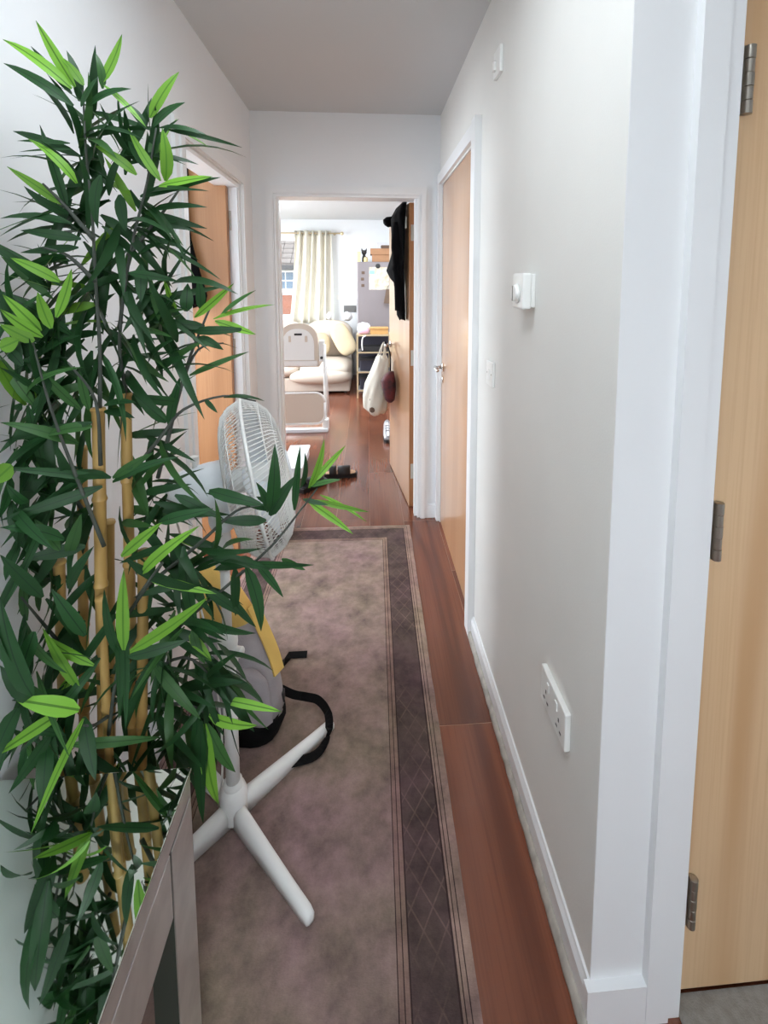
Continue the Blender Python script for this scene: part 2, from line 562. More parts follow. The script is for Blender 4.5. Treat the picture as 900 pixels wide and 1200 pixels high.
def rug_mat():
    m = bpy.data.materials.new('faded_vintage_rug')
    m.use_nodes = True
    nt = m.node_tree
    N = nt.nodes.new
    L = nt.links.new
    p = nt.nodes['Principled BSDF']
    p.inputs['Roughness'].default_value = 0.95
    p.inputs['Specular IOR Level'].default_value = 0.15
    tc = N('ShaderNodeTexCoord')
    sx = N('ShaderNodeSeparateXYZ')
    L(tc.outputs['Object'], sx.inputs[0])

    def M(op, a, b=None, c=None):
        n = N('ShaderNodeMath')
        n.operation = op
        for i, x in enumerate((a, b, c)):
            if x is None: continue
            if isinstance(x, (int, float)): n.inputs[i].default_value = x
            else: L(x, n.inputs[i])
        return n.outputs[0]
    dx = M('SUBTRACT', RUG_W / 2, M('ABSOLUTE', sx.outputs['X']))
    dy = M('SUBTRACT', RUG_L / 2, M('ABSOLUTE', sx.outputs['Y']))
    d = M('MULTIPLY', M('MINIMUM', dx, dy), 1 / 0.3)
    rp = N('ShaderNodeValToRGB')
    cr = rp.color_ramp
    cr.interpolation = 'CONSTANT'
    beige, line, bord, pink, field = S(178, 162, 154), S(74, 63, 64), S(104, 93, 95), S(160, 142, 136), S(166, 154, 150)
    stops = [(0.0, beige), (0.018, line), (0.0205, beige), (0.03, line), (0.0325, beige), (0.0385, line), (0.043, bord),
             (0.139, line), (0.1425, pink), (0.153, line), (0.155, pink), (0.166, line), (0.168, field)]
    while len(cr.elements) < len(stops):
        cr.elements.new(0.5)
    for e, (q, c) in zip(cr.elements, stops):
        e.position = q / 0.3
        e.color = c
    L(d, rp.inputs[0])
    # diamond trellis on the dark border
    k = 2 * math.pi / 0.052
    k2 = 2 * math.pi / 0.085
    a = M('ADD', M('MULTIPLY', sx.outputs['X'], k / 2), M('MULTIPLY', sx.outputs['Y'], k2 / 2))
    b = M('SUBTRACT', M('MULTIPLY', sx.outputs['X'], k / 2), M('MULTIPLY', sx.outputs['Y'], k2 / 2))
    la = M('LESS_THAN', M('ABSOLUTE', M('SINE', a)), 0.13)
    lb = M('LESS_THAN', M('ABSOLUTE', M('SINE', b)), 0.13)
    lat = M('MAXIMUM', la, lb)
    dm = M('MULTIPLY', d, 0.3)
    inb = M('MULTIPLY', M('GREATER_THAN', dm, 0.043), M('LESS_THAN', dm, 0.139))
    wn = N('ShaderNodeTexNoise')
    wn.inputs['Scale'].default_value = 3.5
    wn.inputs['Detail'].default_value = 4
    L(tc.outputs['Object'], wn.inputs['Vector'])
    wr = N('ShaderNodeMapRange')
    wr.inputs['From Min'].default_value = 0.42
    wr.inputs['From Max'].default_value = 0.62
    L(wn.outputs['Fac'], wr.inputs['Value'])
    lf = M('MULTIPLY', M('MULTIPLY', lat, inb), M('MULTIPLY', wr.outputs[0], 0.32))
    m1 = N('ShaderNodeMix')
    m1.data_type = 'RGBA'
    L(lf, m1.inputs['Factor'])
    L(rp.outputs[0], m1.inputs['A'])
    m1.inputs['B'].default_value = S(170, 152, 142)
    # large faded patches: grey-green against plum
    pn = N('ShaderNodeTexNoise')
    pn.inputs['Scale'].default_value = 2.4
    pn.inputs['Detail'].default_value = 7
    pn.inputs['Roughness'].default_value = 0.62
    L(tc.outputs['Object'], pn.inputs['Vector'])
    pr = N('ShaderNodeValToRGB')
    pr.color_ramp.elements[0].position = 0.36
    pr.color_ramp.elements[0].color = S(214, 206, 186)
    pr.color_ramp.elements[1].position = 0.64
    pr.color_ramp.elements[1].color = S(216, 192, 196)
    L(pn.outputs['Fac'], pr.inputs[0])
    m2 = N('ShaderNodeMix')
    m2.data_type = 'RGBA'
    m2.blend_type = 'MULTIPLY'
    m2.inputs['Factor'].default_value = 1.0
    L(m1.outputs['Result'], m2.inputs['A'])
    L(pr.outputs[0], m2.inputs['B'])
    # worn blotches and weave
    bn = N('ShaderNodeTexNoise')
    bn.inputs['Scale'].default_value = 9
    bn.inputs['Detail'].default_value = 9
    bn.inputs['Roughness'].default_value = 0.72
    L(tc.outputs['Object'], bn.inputs['Vector'])
    br = N('ShaderNodeMapRange')
    br.inputs['From Min'].default_value = 0.3
    br.inputs['From Max'].default_value = 0.7
    br.inputs['To Min'].default_value = 0.5
    br.inputs['To Max'].default_value = 1.42
    L(bn.outputs['Fac'], br.inputs['Value'])
    m3 = N('ShaderNodeMix')
    m3.data_type = 'RGBA'
    m3.blend_type = 'MULTIPLY'
    m3.inputs['Factor'].default_value = 1.0
    L(m2.outputs['Result'], m3.inputs['A'])
    L(br.outputs[0], m3.inputs['B'])
    L(m3.outputs['Result'], p.inputs['Base Color'])
    mp = N('ShaderNodeMapping')
    mp.inputs['Scale'].default_value = (160, 420, 100)
    L(tc.outputs['Object'], mp.inputs[0])
    wv = N('ShaderNodeTexNoise')
    wv.inputs['Scale'].default_value = 1
    L(mp.outputs[0], wv.inputs['Vector'])
    bp = N('ShaderNodeBump')
    bp.inputs['Strength'].default_value = 0.35
    bp.inputs['Distance'].default_value = 0.004
    L(wv.outputs['Fac'], bp.inputs['Height'])
    L(bp.outputs[0], p.inputs['Normal'])
    return m


def struct(name, mb, m, parent=None, label=None):
    o = mb.build(name, m, parent)
    if parent is None:
        o['kind'] = 'structure'
    if label: o['label'] = label
    return o


# ------------------------------------------------------------------ room shell
XL, XR, YE, ZC = -0.663, 0.437, 2.99, 2.455
YE2, YF = 3.12, 7.9
RX0, RX1 = -2.5, 1.7
YB = -1.8
# floor base with the planks as pieces
fl = struct('floor', MB().box(RX0, RX1, YB, YF, -0.08, -0.0007), MT['gap'], label='dark reddish brown wood plank floor')
PW, PL_ = 0.21, 1.44
offs = {0: 0.87, 1: 0.07}
meshes = {}
for ci in range(-13, 9):
    x0 = 0.006 + ci * PW
    x1 = x0 + PW
    if x1 <= RX0 or x0 >= RX1: continue
    off = {0: 3.75, 1: 1.505}.get(ci, 3.75 + (ci * 0.53 % 1.0) * PL_) % PL_
    k = -3
    while True:
        a = off + k * PL_
        k += 1
        b = a + PL_
        if b <= YB: continue
        if a >= YF: break
        a2, b2 = max(a + 0.0016, YB), min(b - 0.0016, YF)
        xa, xb = max(x0 + 0.0007, RX0), min(x1 - 0.0007, RX1)
        key = (round(b2 - a2, 3), round(xb - xa, 3))
        if key not in meshes:
            o = MB().box(xa, xb, a2, b2, -0.007, 0.0).build('plank', MT['plank'], fl)
            meshes[key] = o.data
        else:
            o = bpy.data.objects.new('plank', meshes[key])
            COL.objects.link(o)
            o.parent = fl
            o.location = Vector(((xa + xb) / 2, (a2 + b2) / 2, -0.0035)) - world_loc(fl)

struct('ceiling', MB().box(RX0, RX1, YB, YF, ZC, ZC + 0.1), MT['ceil'], label='plain off white ceiling')

# left wall with door opening
LO0, LO1, LH = 1.885, 2.70, 1.985
wl = MB()
wl.box(XL - 0.1, XL, YB, LO0, 0, ZC)
wl.box(XL - 0.1, XL, LO1, YE, 0, ZC)
wl.box(XL - 0.1, XL, LO0, LO1, LH, ZC)
struct('wall_left', wl, MT['wall'], label='white corridor wall behind the bamboo plant')
# end wall with door opening
EO0, EO1, EH = -0.537, 0.318, 1.99
we = MB()
we.box(RX0, EO0, YE, YE2, 0, ZC)
we.box(EO1, RX1, YE, YE2, 0, ZC)
we.box(EO0, EO1, YE, YE2, EH, ZC)
struct('wall_end', we, MT['wall'], label='white wall across the corridor end')
# right wall with door opening
RO0, RO1, RH = 1.985, 2.93, 2.055
wr = MB()
wr.box(XR, XR + 0.11, 0.828, RO0, 0, ZC)
wr.box(XR, XR + 0.11, RO1, YE, 0, ZC)
wr.box(XR, XR + 0.11, RO0, RO1, RH, ZC)
struct('wall_right', wr, MT['wall_r'], label='warm grey corridor wall with sockets')
# outer walls
W2 = MB().box(XR + 0.11, 0.60, 0.828, 0.938, 0, ZC).box(1.43, RX1, 0.828, 0.938, 0, ZC).box(0.60, 1.43, 0.828, 0.938, 2.03, ZC)
W2.box(XR + 0.0004, 0.548, 0.8262, 0.8279, 0.08, ZC)
struct('wall_return', W2, MT['white'], label='white wall end beside the near oak door')
struct('wall_hall', MB().box(RX1, RX1 + 0.1, YB, YF, 0, ZC), MT['wall'])
wb = MB().box(RX0, -0.2, YB - 0.1, YB, 0, ZC).box(0.7, RX1, YB - 0.1, YB, 0, ZC).box(-0.2, 0.7, YB - 0.1, YB, 2.0, ZC).box(-0.2, 0.7, YB - 0.1, YB, 0, 0.9)
struct('wall_back', wb, MT['wall'])
wo = MB()
wo.box(RX0 - 0.1, RX0, YB, 1.5, 0, ZC).box(RX0 - 0.1, RX0, 2.5, 4.7, 0, ZC).box(RX0 - 0.1, RX0, 6.8, YF, 0, ZC)
wo.box(RX0 - 0.1, RX0, 1.5, 2.5, 0, 0.9).box(RX0 - 0.1, RX0, 1.5, 2.5, 2.1, ZC)
wo.box(RX0 - 0.1, RX0, 4.7, 6.8, 0, 0.4).box(RX0 - 0.1, RX0, 4.7, 6.8, 2.3, ZC)
struct('wall_outer', wo, MT['wall'])
struct('wall_bedroom', MB().box(RX0, XL - 0.1, 0.8, 0.9, 0, ZC), MT['wall'])
# living-room far wall with window
WX0, WX1, WZ0, WZ1 = -2.2, -0.56, 0.92, 2.19
wf = MB()
wf.box(RX0, WX0, YF, YF + 0.25, 0, ZC).box(WX1, RX1, YF, YF + 0.25, 0, ZC)
wf.box(WX0, WX1, YF, YF + 0.25, 0, WZ0).box(WX0, WX1, YF, YF + 0.25, WZ1, ZC)
struct('wall_far', wf, MT['wall'], label='far living room wall with the curtained window')

# window
wd = empty('window_1', (WX0, YF + 0.14, WZ0), 'white framed living room window behind the curtain', None, kind='structure')
yw0, yw1 = YF + 0.12, YF + 0.18
fm = MB().box(WX0, WX1, yw0, yw1, WZ0, WZ0 + 0.05).box(WX0, WX1, yw0, yw1, WZ1 - 0.05, WZ1)
fm.box(WX0, WX0 + 0.05, yw0, yw1, WZ0 + 0.05, WZ1 - 0.05).box(WX1 - 0.05, WX1, yw0, yw1, WZ0 + 0.05, WZ1 - 0.05)
fm.box(-1.44, -1.38, yw0, yw1, WZ0 + 0.05, WZ1 - 0.05)
fm.build('window_frame', MT['white'], wd)
for a, b in ((WX0 + 0.05, -1.44), (-1.38, WX1 - 0.05)):
    MB().box(a, b, YF + 0.147, YF + 0.153, WZ0 + 0.05, WZ1 - 0.05).build('pane', MT['glass'], wd)
MB().box(WX0 - 0.03, WX1 + 0.03, YF - 0.05, YF + 0.12, WZ0 - 0.025, WZ0 + 0.002).build('window_sill', MT['white'], wd)


# casings, linings, skirtings
def trim(n, mb, m='white', label=None):
    return struct('trim_%d' % n, mb, MT[m], label=label)


# 1 end opening casing (two stepped members) and lining
t = MB()
for (w_, th, g_, b_) in ((0.05, 0.014, 0.004, 0.0), (0.034, 0.02, 0.010, 0.013)):
    t.box(EO0 - w_, EO0 - g_, YE - th, YE - b_, 0, EH + w_)
    t.box(EO1 + g_, EO1 + w_, YE - th, YE - b_, 0, EH + w_)
    t.box(EO0 - g_, EO1 + g_, YE - th, YE - b_, EH + g_, EH + w_)
trim(1, t, label='white stepped door casing around the end doorway')
t = MB().box(EO0 - 0.001, EO0 + 0.012, YE - 0.004, YE2 + 0.004, 0, EH).box(EO1 - 0.012, EO1 + 0.001, YE - 0.004, YE2 + 0.004, 0, EH)
t.box(EO0 + 0.012, EO1 - 0.012, YE - 0.004, YE2 + 0.004, EH - 0.012, EH + 0.001)
t.box(EO0 + 0.012, EO0 + 0.024, YE + 0.02, YE + 0.07, 0, EH - 0.012).box(EO1 - 0.03, EO1 - 0.012, YE + 0.02, YE + 0.07, 0, EH - 0.012)
trim(2, t, label='white door lining of the end doorway')
# 3 left opening casing
t = MB()
for (w_, th, g_, b_) in ((0.085, 0.014, 0.0035, 0.0), (0.05, 0.022, 0.010, 0.013)):
    t.box(XL + b_, XL + th, LO0 - w_, LO0 - g_, 0, LH + w_ * 0.8)
    t.box(XL + b_, XL + th, LO1 + g_, LO1 + w_, 0, LH + w_ * 0.8)
    t.box(XL + b_, XL + th, LO0 - g_, LO1 + g_, LH + g_, LH + w_ * 0.8)
trim(3, t, label='white casing around the left doorway')
t = MB().box(XL - 0.104, XL + 0.003, LO0 - 0.001, LO0 + 0.016, 0, LH).box(XL - 0.104, XL + 0.003, LO1 - 0.016, LO1 + 0.001, 0, LH)
t.box(XL - 0.104, XL + 0.003, LO0 + 0.016, LO1 - 0.016, LH - 0.016, LH + 0.001)
t.box(XL - 0.045, XL - 0.004, LO1 - 0.028, LO1 - 0.016, 0, LH - 0.016)
trim(4, t, label='white lining of the left doorway')
# 5 right opening casing
t = MB()
t.box(XR - 0.026, XR, RO0 - 0.07, RO0, 0, RH + 0.055)
t.box(XR - 0.018, XR, RO1, RO1 + 0.055, 0, RH + 0.055)
t.box(XR - 0.018, XR - 0.0002, RO0, RO1, RH - 0.006, RH + 0.055)
trim(5, t, label='white casing around the closed right door')
t = MB().box(XR + 0.001, XR + 0.11, RO0 + 0.0005, RO0 + 0.012, 0, RH).box(XR + 0.001, XR + 0.11, RO1 - 0.012, RO1 - 0.0005, 0, RH).box(XR + 0.001, XR + 0.11, RO0 + 0.012, RO1 - 0.012, RH - 0.012, RH - 0.0005)
trim(6, t)
# near oak door architrave, stepped toward the camera
t = MB()
t.box(0.545, 0.592, 0.806, 0.829, 0, 2.09)
t.box(0.592, 0.619, 0.812, 0.85, 0, 2.04)
trim(7, t, label='white stepped architrave beside the near oak door')
trim(8, MB().box(0.62, 1.41, 0.5, 0.841, 0, 0.006), 'carpet')
# skirting boards
def skirt_poly(x, sgn, th, h):
    return [(x, 0), (x - sgn * th, 0), (x - sgn * th, h * 0.8), (x - sgn * th * 0.55, h * 0.93), (x - sgn * th * 0.4, h), (x, h)]
struct('baseboard_right', MB().prism(skirt_poly(XR, 1, 0.013, 0.088), 1, 0.828, RO0 - 0.07), MT['white'], label='white skirting board along the right wall')
bd = MB()
n = 40
rings = []
for i in range(n + 1):
    y = 0.806 + (RO0 - 0.07 - 0.806) * i / n
    j = random.uniform(-0.0015, 0.0015)
    rings.append([Vector((XR - 0.012, y, 0.0)), Vector((XR - 0.026 + j, y, 0.0)), Vector((XR - 0.026 + j, y, 0.008)), Vector((XR - 0.019 + j, y, 0.021)), Vector((XR - 0.012, y, 0.024))])
bd.loft(rings)
struct('trim_9', bd, MT['bead'], label='dirty grey beading strip along the right skirting')
struct('baseboard_return', MB().box(XR - 0.0131, 0.547, 0.808, 0.8279, 0, 0.087), MT['white'])
struct('baseboard_left', MB().prism(skirt_poly(XL, -1, 0.014, 0.09), 1, YB, LO0 - 0.085), MT['white'])
struct('baseboard_end', MB().box(EO1 + 0.05, XR, YE - 0.013, YE, 0, 0.085), MT['white'])


# ------------------------------------------------------------------ doors
def hinge(parent, c, r=0.0065, h=0.1, plate=None, m='steel', axis_y=True):
    """knuckle barrel of five segments with a leaf plate"""
    x, y, z = c
    mb = MB()
    seg = h / 5
    for i in range(5):
        rr = r if i % 2 == 0 else r * 0.93
        z0 = z - h / 2 + i * seg
        mb.lathe([(rr * 0.9, 0), (rr, 0.0008), (rr, seg - 0.0012), (rr * 0.9, seg - 0.0004)], (x, y, z0), n=14)
    o = mb.build('hinge', MT[m], parent)
    if plate:
        MB().box(*plate).build('hinge_plate', MT[m], o)
    return o


def lever(parent, base, outward, along, m='chrome'):
    """lever handle: rose, neck and bent lever"""
    b, ou, al = Vector(base), Vector(outward), Vector(along)
    mb = MB()
    mb.lathe([(0.026, 0), (0.026, 0.006), (0.022, 0.009)], b, ou, 20)
    mb.lathe([(0.009, 0.006), (0.009, 0.05)], b, ou, 12)
    o = mb.build('door_handle', MT[m], parent)
    MB().tube([b + ou * 0.046 - al * 0.008, b + ou * 0.05 + al * 0.03, b + ou * 0.05 + al * 0.115], 0.0095, 10).build('lever', MT[m], o)
    MB().lathe([(0.02, 0), (0.02, 0.006), (0.016, 0.008)], b - Vector((0, 0, 0.075)), ou, 16).build('keyhole_rose', MT[m], o)
    return o


# near oak door on the right
d1 = empty('door_1', (0.623, 0.85, 0), 'light oak veneered door with three steel hinges at the right edge', None, kind='structure')
MB().box(0.6235, 1.40, 0.842, 0.884, 0.012, 2.02, 0.002).build('door_leaf', MT['oak'], d1)
for z, h in ((1.822, 0.112), (1.02, 0.112), (0.232, 0.112)):
    hinge(d1, (0.6475, 0.8335, z), 0.0085, h, plate=(0.630, 0.648, 0.8365, 0.8425, z - h / 2, z + h / 2))

# right-hand closed door
d2 = empty('door_2', (XR + 0.02, RO0, 0), 'closed oak door with chrome lever on the right wall', None, kind='structure')
MB().box(XR + 0.006, XR + 0.046, RO0 + 0.014, RO1 - 0.014, 0.006, RH - 0.014, 0.002).build('door_leaf', MT['oak2'], d2)
lever(d2, (XR + 0.006, RO1 - 0.075, 0.985), (-1, 0, 0), (0, -1, 0))

# end doorway leaf, open into the living room
hx, hy = 0.305, 3.128
ang = math.radians(6.5)
LW = 0.80
dirL = Vector((-math.sin(ang), math.cos(ang), 0))
nrmL = Vector((-math.cos(ang), -math.sin(ang), 0))     # face towards the corridor's left
d3 = empty('door_3', (hx, hy, 0), 'open oak door with garments and bags hung on it', None, kind='structure')
ML = Matrix.Translation((hx, hy, 0)) @ Matrix.Rotation(ang, 4, 'Z')
# local: +y along leaf, -x is the face we see; leaf from x=-0.04..0
lf = MB().box(-0.04, 0.0, 0.0, LW, 0.008, 1.975, 0.002, M=ML).build('door_leaf', MT['oak2'], d3)
MB().box(-0.0395, -0.0005, -0.0012, 0.004, 0.01, 1.973, M=ML).build('lipping', MT['oakedge'], d3)
for z in (1.79, 1.0, 0.25):
    p_ = ML @ Vector((0.004, -0.004, z))
    h_ = hinge(d3, p_, 0.006, 0.1)
    MB().box(-0.03, -0.004, -0.0025, 0.001, z - 0.05, z + 0.05, M=ML).build('hinge_plate', MT['steel'], h_)
hb = ML @ Vector((-0.04, LW - 0.06, 1.0))
lever(d3, hb, nrmL, -dirL)
hk = MB()
hp = ML @ Vector((-0.04, 0.15, 1.86))
hk.box(-0.046, -0.04, 0.11, 0.19, 1.83, 1.90, M=ML)
hk.tube(spline([hp, hp + nrmL * 0.03, hp + nrmL * 0.045 + Vector((0, 0, 0.02)), hp + nrmL * 0.045 + Vector((0, 0, 0.04))], 4), 0.006, 8)
hk.build('coat_hook', MT['steel'], d3)

# left-room leaf, open into the side room
d4 = empty('door_4', (-0.72, 2.64, 0), 'open oak door inside the left room behind the plant', None, kind='structure')
MB().box(-1.50, -0.712, 2.628, 2.668, 0.008, 2.14, 0.002).build('door_leaf', MT['oak_shaded'], d4)
for z in (1.80, 1.135, 0.25):
    h_ = hinge(d4, (-0.706, 2.672, z), 0.006, 0.1)
    MB().box(-0.704, -0.682, 2.678, 2.6845, z - 0.055, z + 0.055).build('hinge_plate', MT['steel'], h_)


# ------------------------------------------------------------------ rug
RUG_W, RUG_L = 0.885, 3.05
ra = math.radians(-0.78)
MT['rug'] = rug_mat()
rug_far_r = Vector((0.249, 2.885, 0))
MR = Matrix.Rotation(ra, 4, 'Z')
rc = rug_far_r - (MR @ Vector((RUG_W / 2, RUG_L / 2, 0)))
me = bpy.data.meshes.new('runner_rug')
nx, ny = 12, 44
vs, fs = [], []
rr = random.Random(3)
for j in range(ny + 1):
    for i in range(nx + 1):
        vs.append((-RUG_W / 2 + RUG_W * i / nx + (rr.uniform(-0.0016, 0.0016) if i in (0, nx) else 0), -RUG_L / 2 + RUG_L * j / ny + (rr.uniform(-.0015, .0015) if j in (0, ny) else 0), 0.006 + (0.0 if 0 < i < nx and 0 < j < ny else -0.0015)))
top = len(vs)
for j in range(ny):
    for i in range(nx):
        a = j * (nx + 1) + i
        fs.append((a, a + 1, a + nx + 2, a + nx + 1))
ring = [i for i in range(nx + 1)] + [j * (nx + 1) + nx for j in range(1, ny + 1)] + [ny * (nx + 1) + i for i in range(nx - 1, -1, -1)] + [j * (nx + 1) for j in range(ny - 1, 0, -1)]
for i in ring:
    vs.append((vs[i][0], vs[i][1], 0.0005))
for k in range(len(ring)):
    k2 = (k + 1) % len(ring)
    fs.append((ring[k2], ring[k], top + k, top + k2))
me.from_pydata(vs, [], fs)
rug = link('runner_rug', me, MT['rug'])
rug.location = rc
rug.rotation_euler = (0, 0, ra)
setp(rug, 'long faded mauve grey runner rug with dark patterned border', 'rug')
RZ = 0.0062

# ------------------------------------------------------------------ wall fittings on the right wall
# thermostat
th = empty('thermostat', (XR, 1.30, 1.46), 'small white thermostat with dial on the right wall', 'thermostat')
MB().box(XR - 0.012, XR, 1.262, 1.345, 1.415, 1.503, 0.003).build('back_plate', MT['plastic'], th)
MB().box(XR - 0.036, XR - 0.012, 1.258, 1.349, 1.411, 1.505, 0.005).build('housing', MT['plastic'], th)
MB().lathe([(0.026, 0), (0.026, 0.004), (0.0225, 0.006), (0.0215, 0.012), (0.018, 0.0135)], (XR - 0.036, 1.302, 1.452), (-1, 0, 0), 28).build('dial', MT['plastic'], th)
MB().box(XR - 0.0505, XR - 0.047, 1.299, 1.305, 1.432, 1.472).build('dial_grip', MT['grey'], th)
# light switch
ls = empty('light_switch', (XR, 1.70, 1.16), 'white light switch below the thermostat near the closed door', 'light switch')
MB().box(XR - 0.010, XR, 1.652, 1.738, 1.118, 1.206, 0.003).build('plate', MT['plastic'], ls)
MB().box(XR - 0.014, XR - 0.009, 1.684, 1.706, 1.142, 1.178, 0.001).build('rocker', MT['plastic'], ls)
for y in (1.665, 1.725):
    MB().lathe([(0.003, 0), (0.003, 0.001)], (XR - 0.010, y, 1.162), (-1, 0, 0), 10).build('screw', MT['steel'], ls)
# double socket
ds = empty('double_socket', (XR, 1.03, 0.5), 'white double wall socket low on the right wall', 'socket')
MB().box(XR - 0.014, XR, 0.956, 1.106, 0.455, 0.545, 0.003).build('plate', MT['plastic'], ds)
for y in (0.992, 1.070):
    sw = MB().box(XR - 0.0165, XR - 0.0135, y - 0.006 + (0.014 if y < 1.03 else -0.014), y + 0.006 + (0.014 if y < 1.03 else -0.014), 0.512, 0.532, 0.001).build('switch', MT['plastic'], ds)
    for dy, dz, w_, h_ in ((0, 0.0, 0.0045, 0.009), (-0.011, -0.022, 0.009, 0.0045), (0.011, -0.022, 0.009, 0.0045)):
        MB().box(XR - 0.0145, XR - 0.0135, y + dy - w_ / 2, y + dy + w_ / 2, 0.499 + dz - h_ / 2, 0.499 + dz + h_ / 2).build('pin_hole', MT['dark'], ds)
# high-level isolator
hi = empty('fused_spur', (XR, 1.66, 2.19), 'small white switch plate high on the right wall near ceiling', 'switch')
MB().box(XR - 0.012, XR, 1.625, 1.705, 2.15, 2.235, 0.003).build('plate', MT['plastic'], hi)
MB().box(XR - 0.020, XR - 0.012, 1.67, 1.69, 2.17, 2.20, 0.002).build('rocker', MT['plastic'], hi)
#PART2
# ------------------------------------------------------------------ mirrored console table
TX0, TX1, TY0, TY1, TZ = -0.655, -0.329, -0.05, 0.842, 0.60
tb = empty('mirrored_console_table', (-0.49, 0.4, 0), 'mirror-topped console table beneath the bamboo plant', 'table')
MB().box(TX0, TX1 + 0.003, TY0, TY1 + 0.002, TZ - 0.006, TZ, 0.0012).build('mirror_top', MT['mirror'], tb)
MB().box(TX0 + 0.002, TX1 - 0.004, TY0 + 0.002, TY1 - 0.004, TZ - 0.09, TZ - 0.006).build('carcass', MT['joint'], tb)
MB().box(TX1 - 0.004, TX1, TY0, TY1, TZ - 0.050, TZ - 0.0065, 0.001).build('edge_strip', MT['mirror2'], tb)
MB().box(TX1 - 0.0045, TX1 - 0.0008, TY0 + 0.095, TY1 - 0.094, TZ - 0.175, TZ - 0.057, 0.001).build('apron_panel', MT['mirror2'], tb)
MB().box(TX0, TX1, TY1 - 0.003, TY1 + 0.0005, TZ - 0.175, TZ - 0.0065, 0.001).build('back_apron', MT['mirror2'], tb)
for (y0, y1) in ((TY1 - 0.09, TY1), (TY0, TY0 + 0.09)):
    for (x0, x1) in ((TX1 - 0.045, TX1), (TX0, TX0 + 0.045)):
        lg = MB().box(x0 + 0.001, x1 - 0.003, y0 + 0.003, y1 - 0.003, RZ, TZ - 0.091).build('leg', MT['joint'], tb)
        if x0 > -0.5:
            MB().box(x1 - 0.0028, x1, y0 + 0.0005, y1, RZ, TZ - 0.057, 0.0008).build('mirror_strip', MT['mirror2'], lg)

# ------------------------------------------------------------------ pedestal fan
FX, FY = -0.377, 1.258
fan = empty('pedestal_fan', (FX, FY, 0), 'white pedestal fan with round wire grille on cross base', 'fan')
MB().lathe([(0.034, RZ + 0.006), (0.036, RZ + 0.01), (0.036, 0.085), (0.031, 0.10), (0.026, 0.105), (0.024, 0.12)], (FX, FY, 0), n=28).build('hub', MT['plastic'], fan)
for dx, dy in ((0.238, -0.247), (0.252, 0.268), (-0.238, -0.247), (-0.238, 0.25)):
    d = Vector((dx, dy, 0))
    L = d.length
    d.normalize()
    s_ = Vector((-d.y, d.x, 0))
    rings = []
    for k, (tt, hw, zt) in enumerate(((0.025, 0.019, 0.062), (0.06, 0.0185, 0.058), (0.3 * L + .05, 0.0165, 0.048), (0.75 * L, 0.0150, 0.037), (L - 0.02, 0.0145, 0.032), (L - 0.004, 0.012, 0.028), (L, 0.006, 0.018))):
        c = Vector((FX, FY, 0)) + d * tt
        z0 = RZ
        prof = [(-1, z0), (-1, zt * 0.72), (-0.75, zt * 0.92), (-0.35, zt), (0.35, zt), (0.75, zt * 0.92), (1, zt * 0.72), (1, z0)]
        rings.append([c + s_ * (a * hw) + Vector((0, 0, z)) for a, z in prof])
    MB().loft(rings).build('leg', MT['plastic'], fan)
MB().lathe([(0.0185, 0.1), (0.0185, 0.50)], (FX, FY, 0), n=20).build('lower_pole', MT['plastic'], fan)
MB().lathe([(0.021, 0.462), (0.025, 0.47), (0.026, 0.495), (0.0245, 0.515), (0.026, 0.525), (0.0255, 0.545), (0.019, 0.555), (0.014, 0.56)], (FX, FY, 0), n=24).build('height_collar', MT['plastic'], fan)
kb = MB().lathe([(0.008, 0), (0.013, 0.004), (0.014, 0.018), (0.011, 0.022)], (FX + 0.02, FY - 0.005, 0.505), (0.95, -0.3, 0), 14).build('knob', MT['plastic'], fan)
MB().lathe([(0.0125, 0.54), (0.0125, 0.80)], (FX, FY, 0), n=18).build('upper_pole', MT['plastic'], fan)
MB().lathe([(0.017, 0.735), (0.023, 0.745), (0.024, 0.785), (0.02, 0.80), (0.017, 0.84), (0.02, 0.86)], (FX, FY, 0), n=20).build('neck', MT['plastic'], fan)
# head: axis facing right, slightly away, tilted up
ax = Vector((0.955, 0.23, 0.17)).normalized()
C0 = Vector((-0.292, 1.272, 0.978))                     # centre of the grille rim
MB().cushion(Vector((FX, FY, 0.875)), 0.035, 0.03, 0.04).build('tilt_joint', MT['plastic_cool'], fan)
MB().lathe([(0.01, -0.215), (0.04, -0.212), (0.055, -0.20), (0.063, -0.165), (0.066, -0.11), (0.064, -0.075), (0.05, -0.066)], C0, ax, 28).build('motor_housing', MT['plastic_cool'], fan)
kn = MB().lathe([(0.006, 0), (0.006, 0.02), (0.010, 0.022), (0.010, 0.034), (0.006, 0.036)], C0 - ax * 0.15 + Vector((0, 0, 0.06)), (0, 0, 1), 12).build('oscillation_knob', MT['plastic'], fan)
uu = ax.orthogonal().normalized()
vv = ax.cross(uu)
RF = 0.205


def ringpts(r, h, n=56):
    return [C0 + ax * h + (uu * math.cos(2 * math.pi * k / n) + vv * math.sin(2 * math.pi * k / n)) * r for k in range(n + 1)]


def gw(prof, tw, nw, rw):
    mb = MB()
    for i in range(nw):
        a0 = 2 * math.pi * i / nw
        pts = []
        for (r, h) in prof:
            a = a0 + tw * (1 - r / RF)
            pts.append(C0 + ax * h + (uu * math.cos(a) + vv * math.sin(a)) * r)
        mb.tube(pts, rw, 3, cap=False)
    return mb


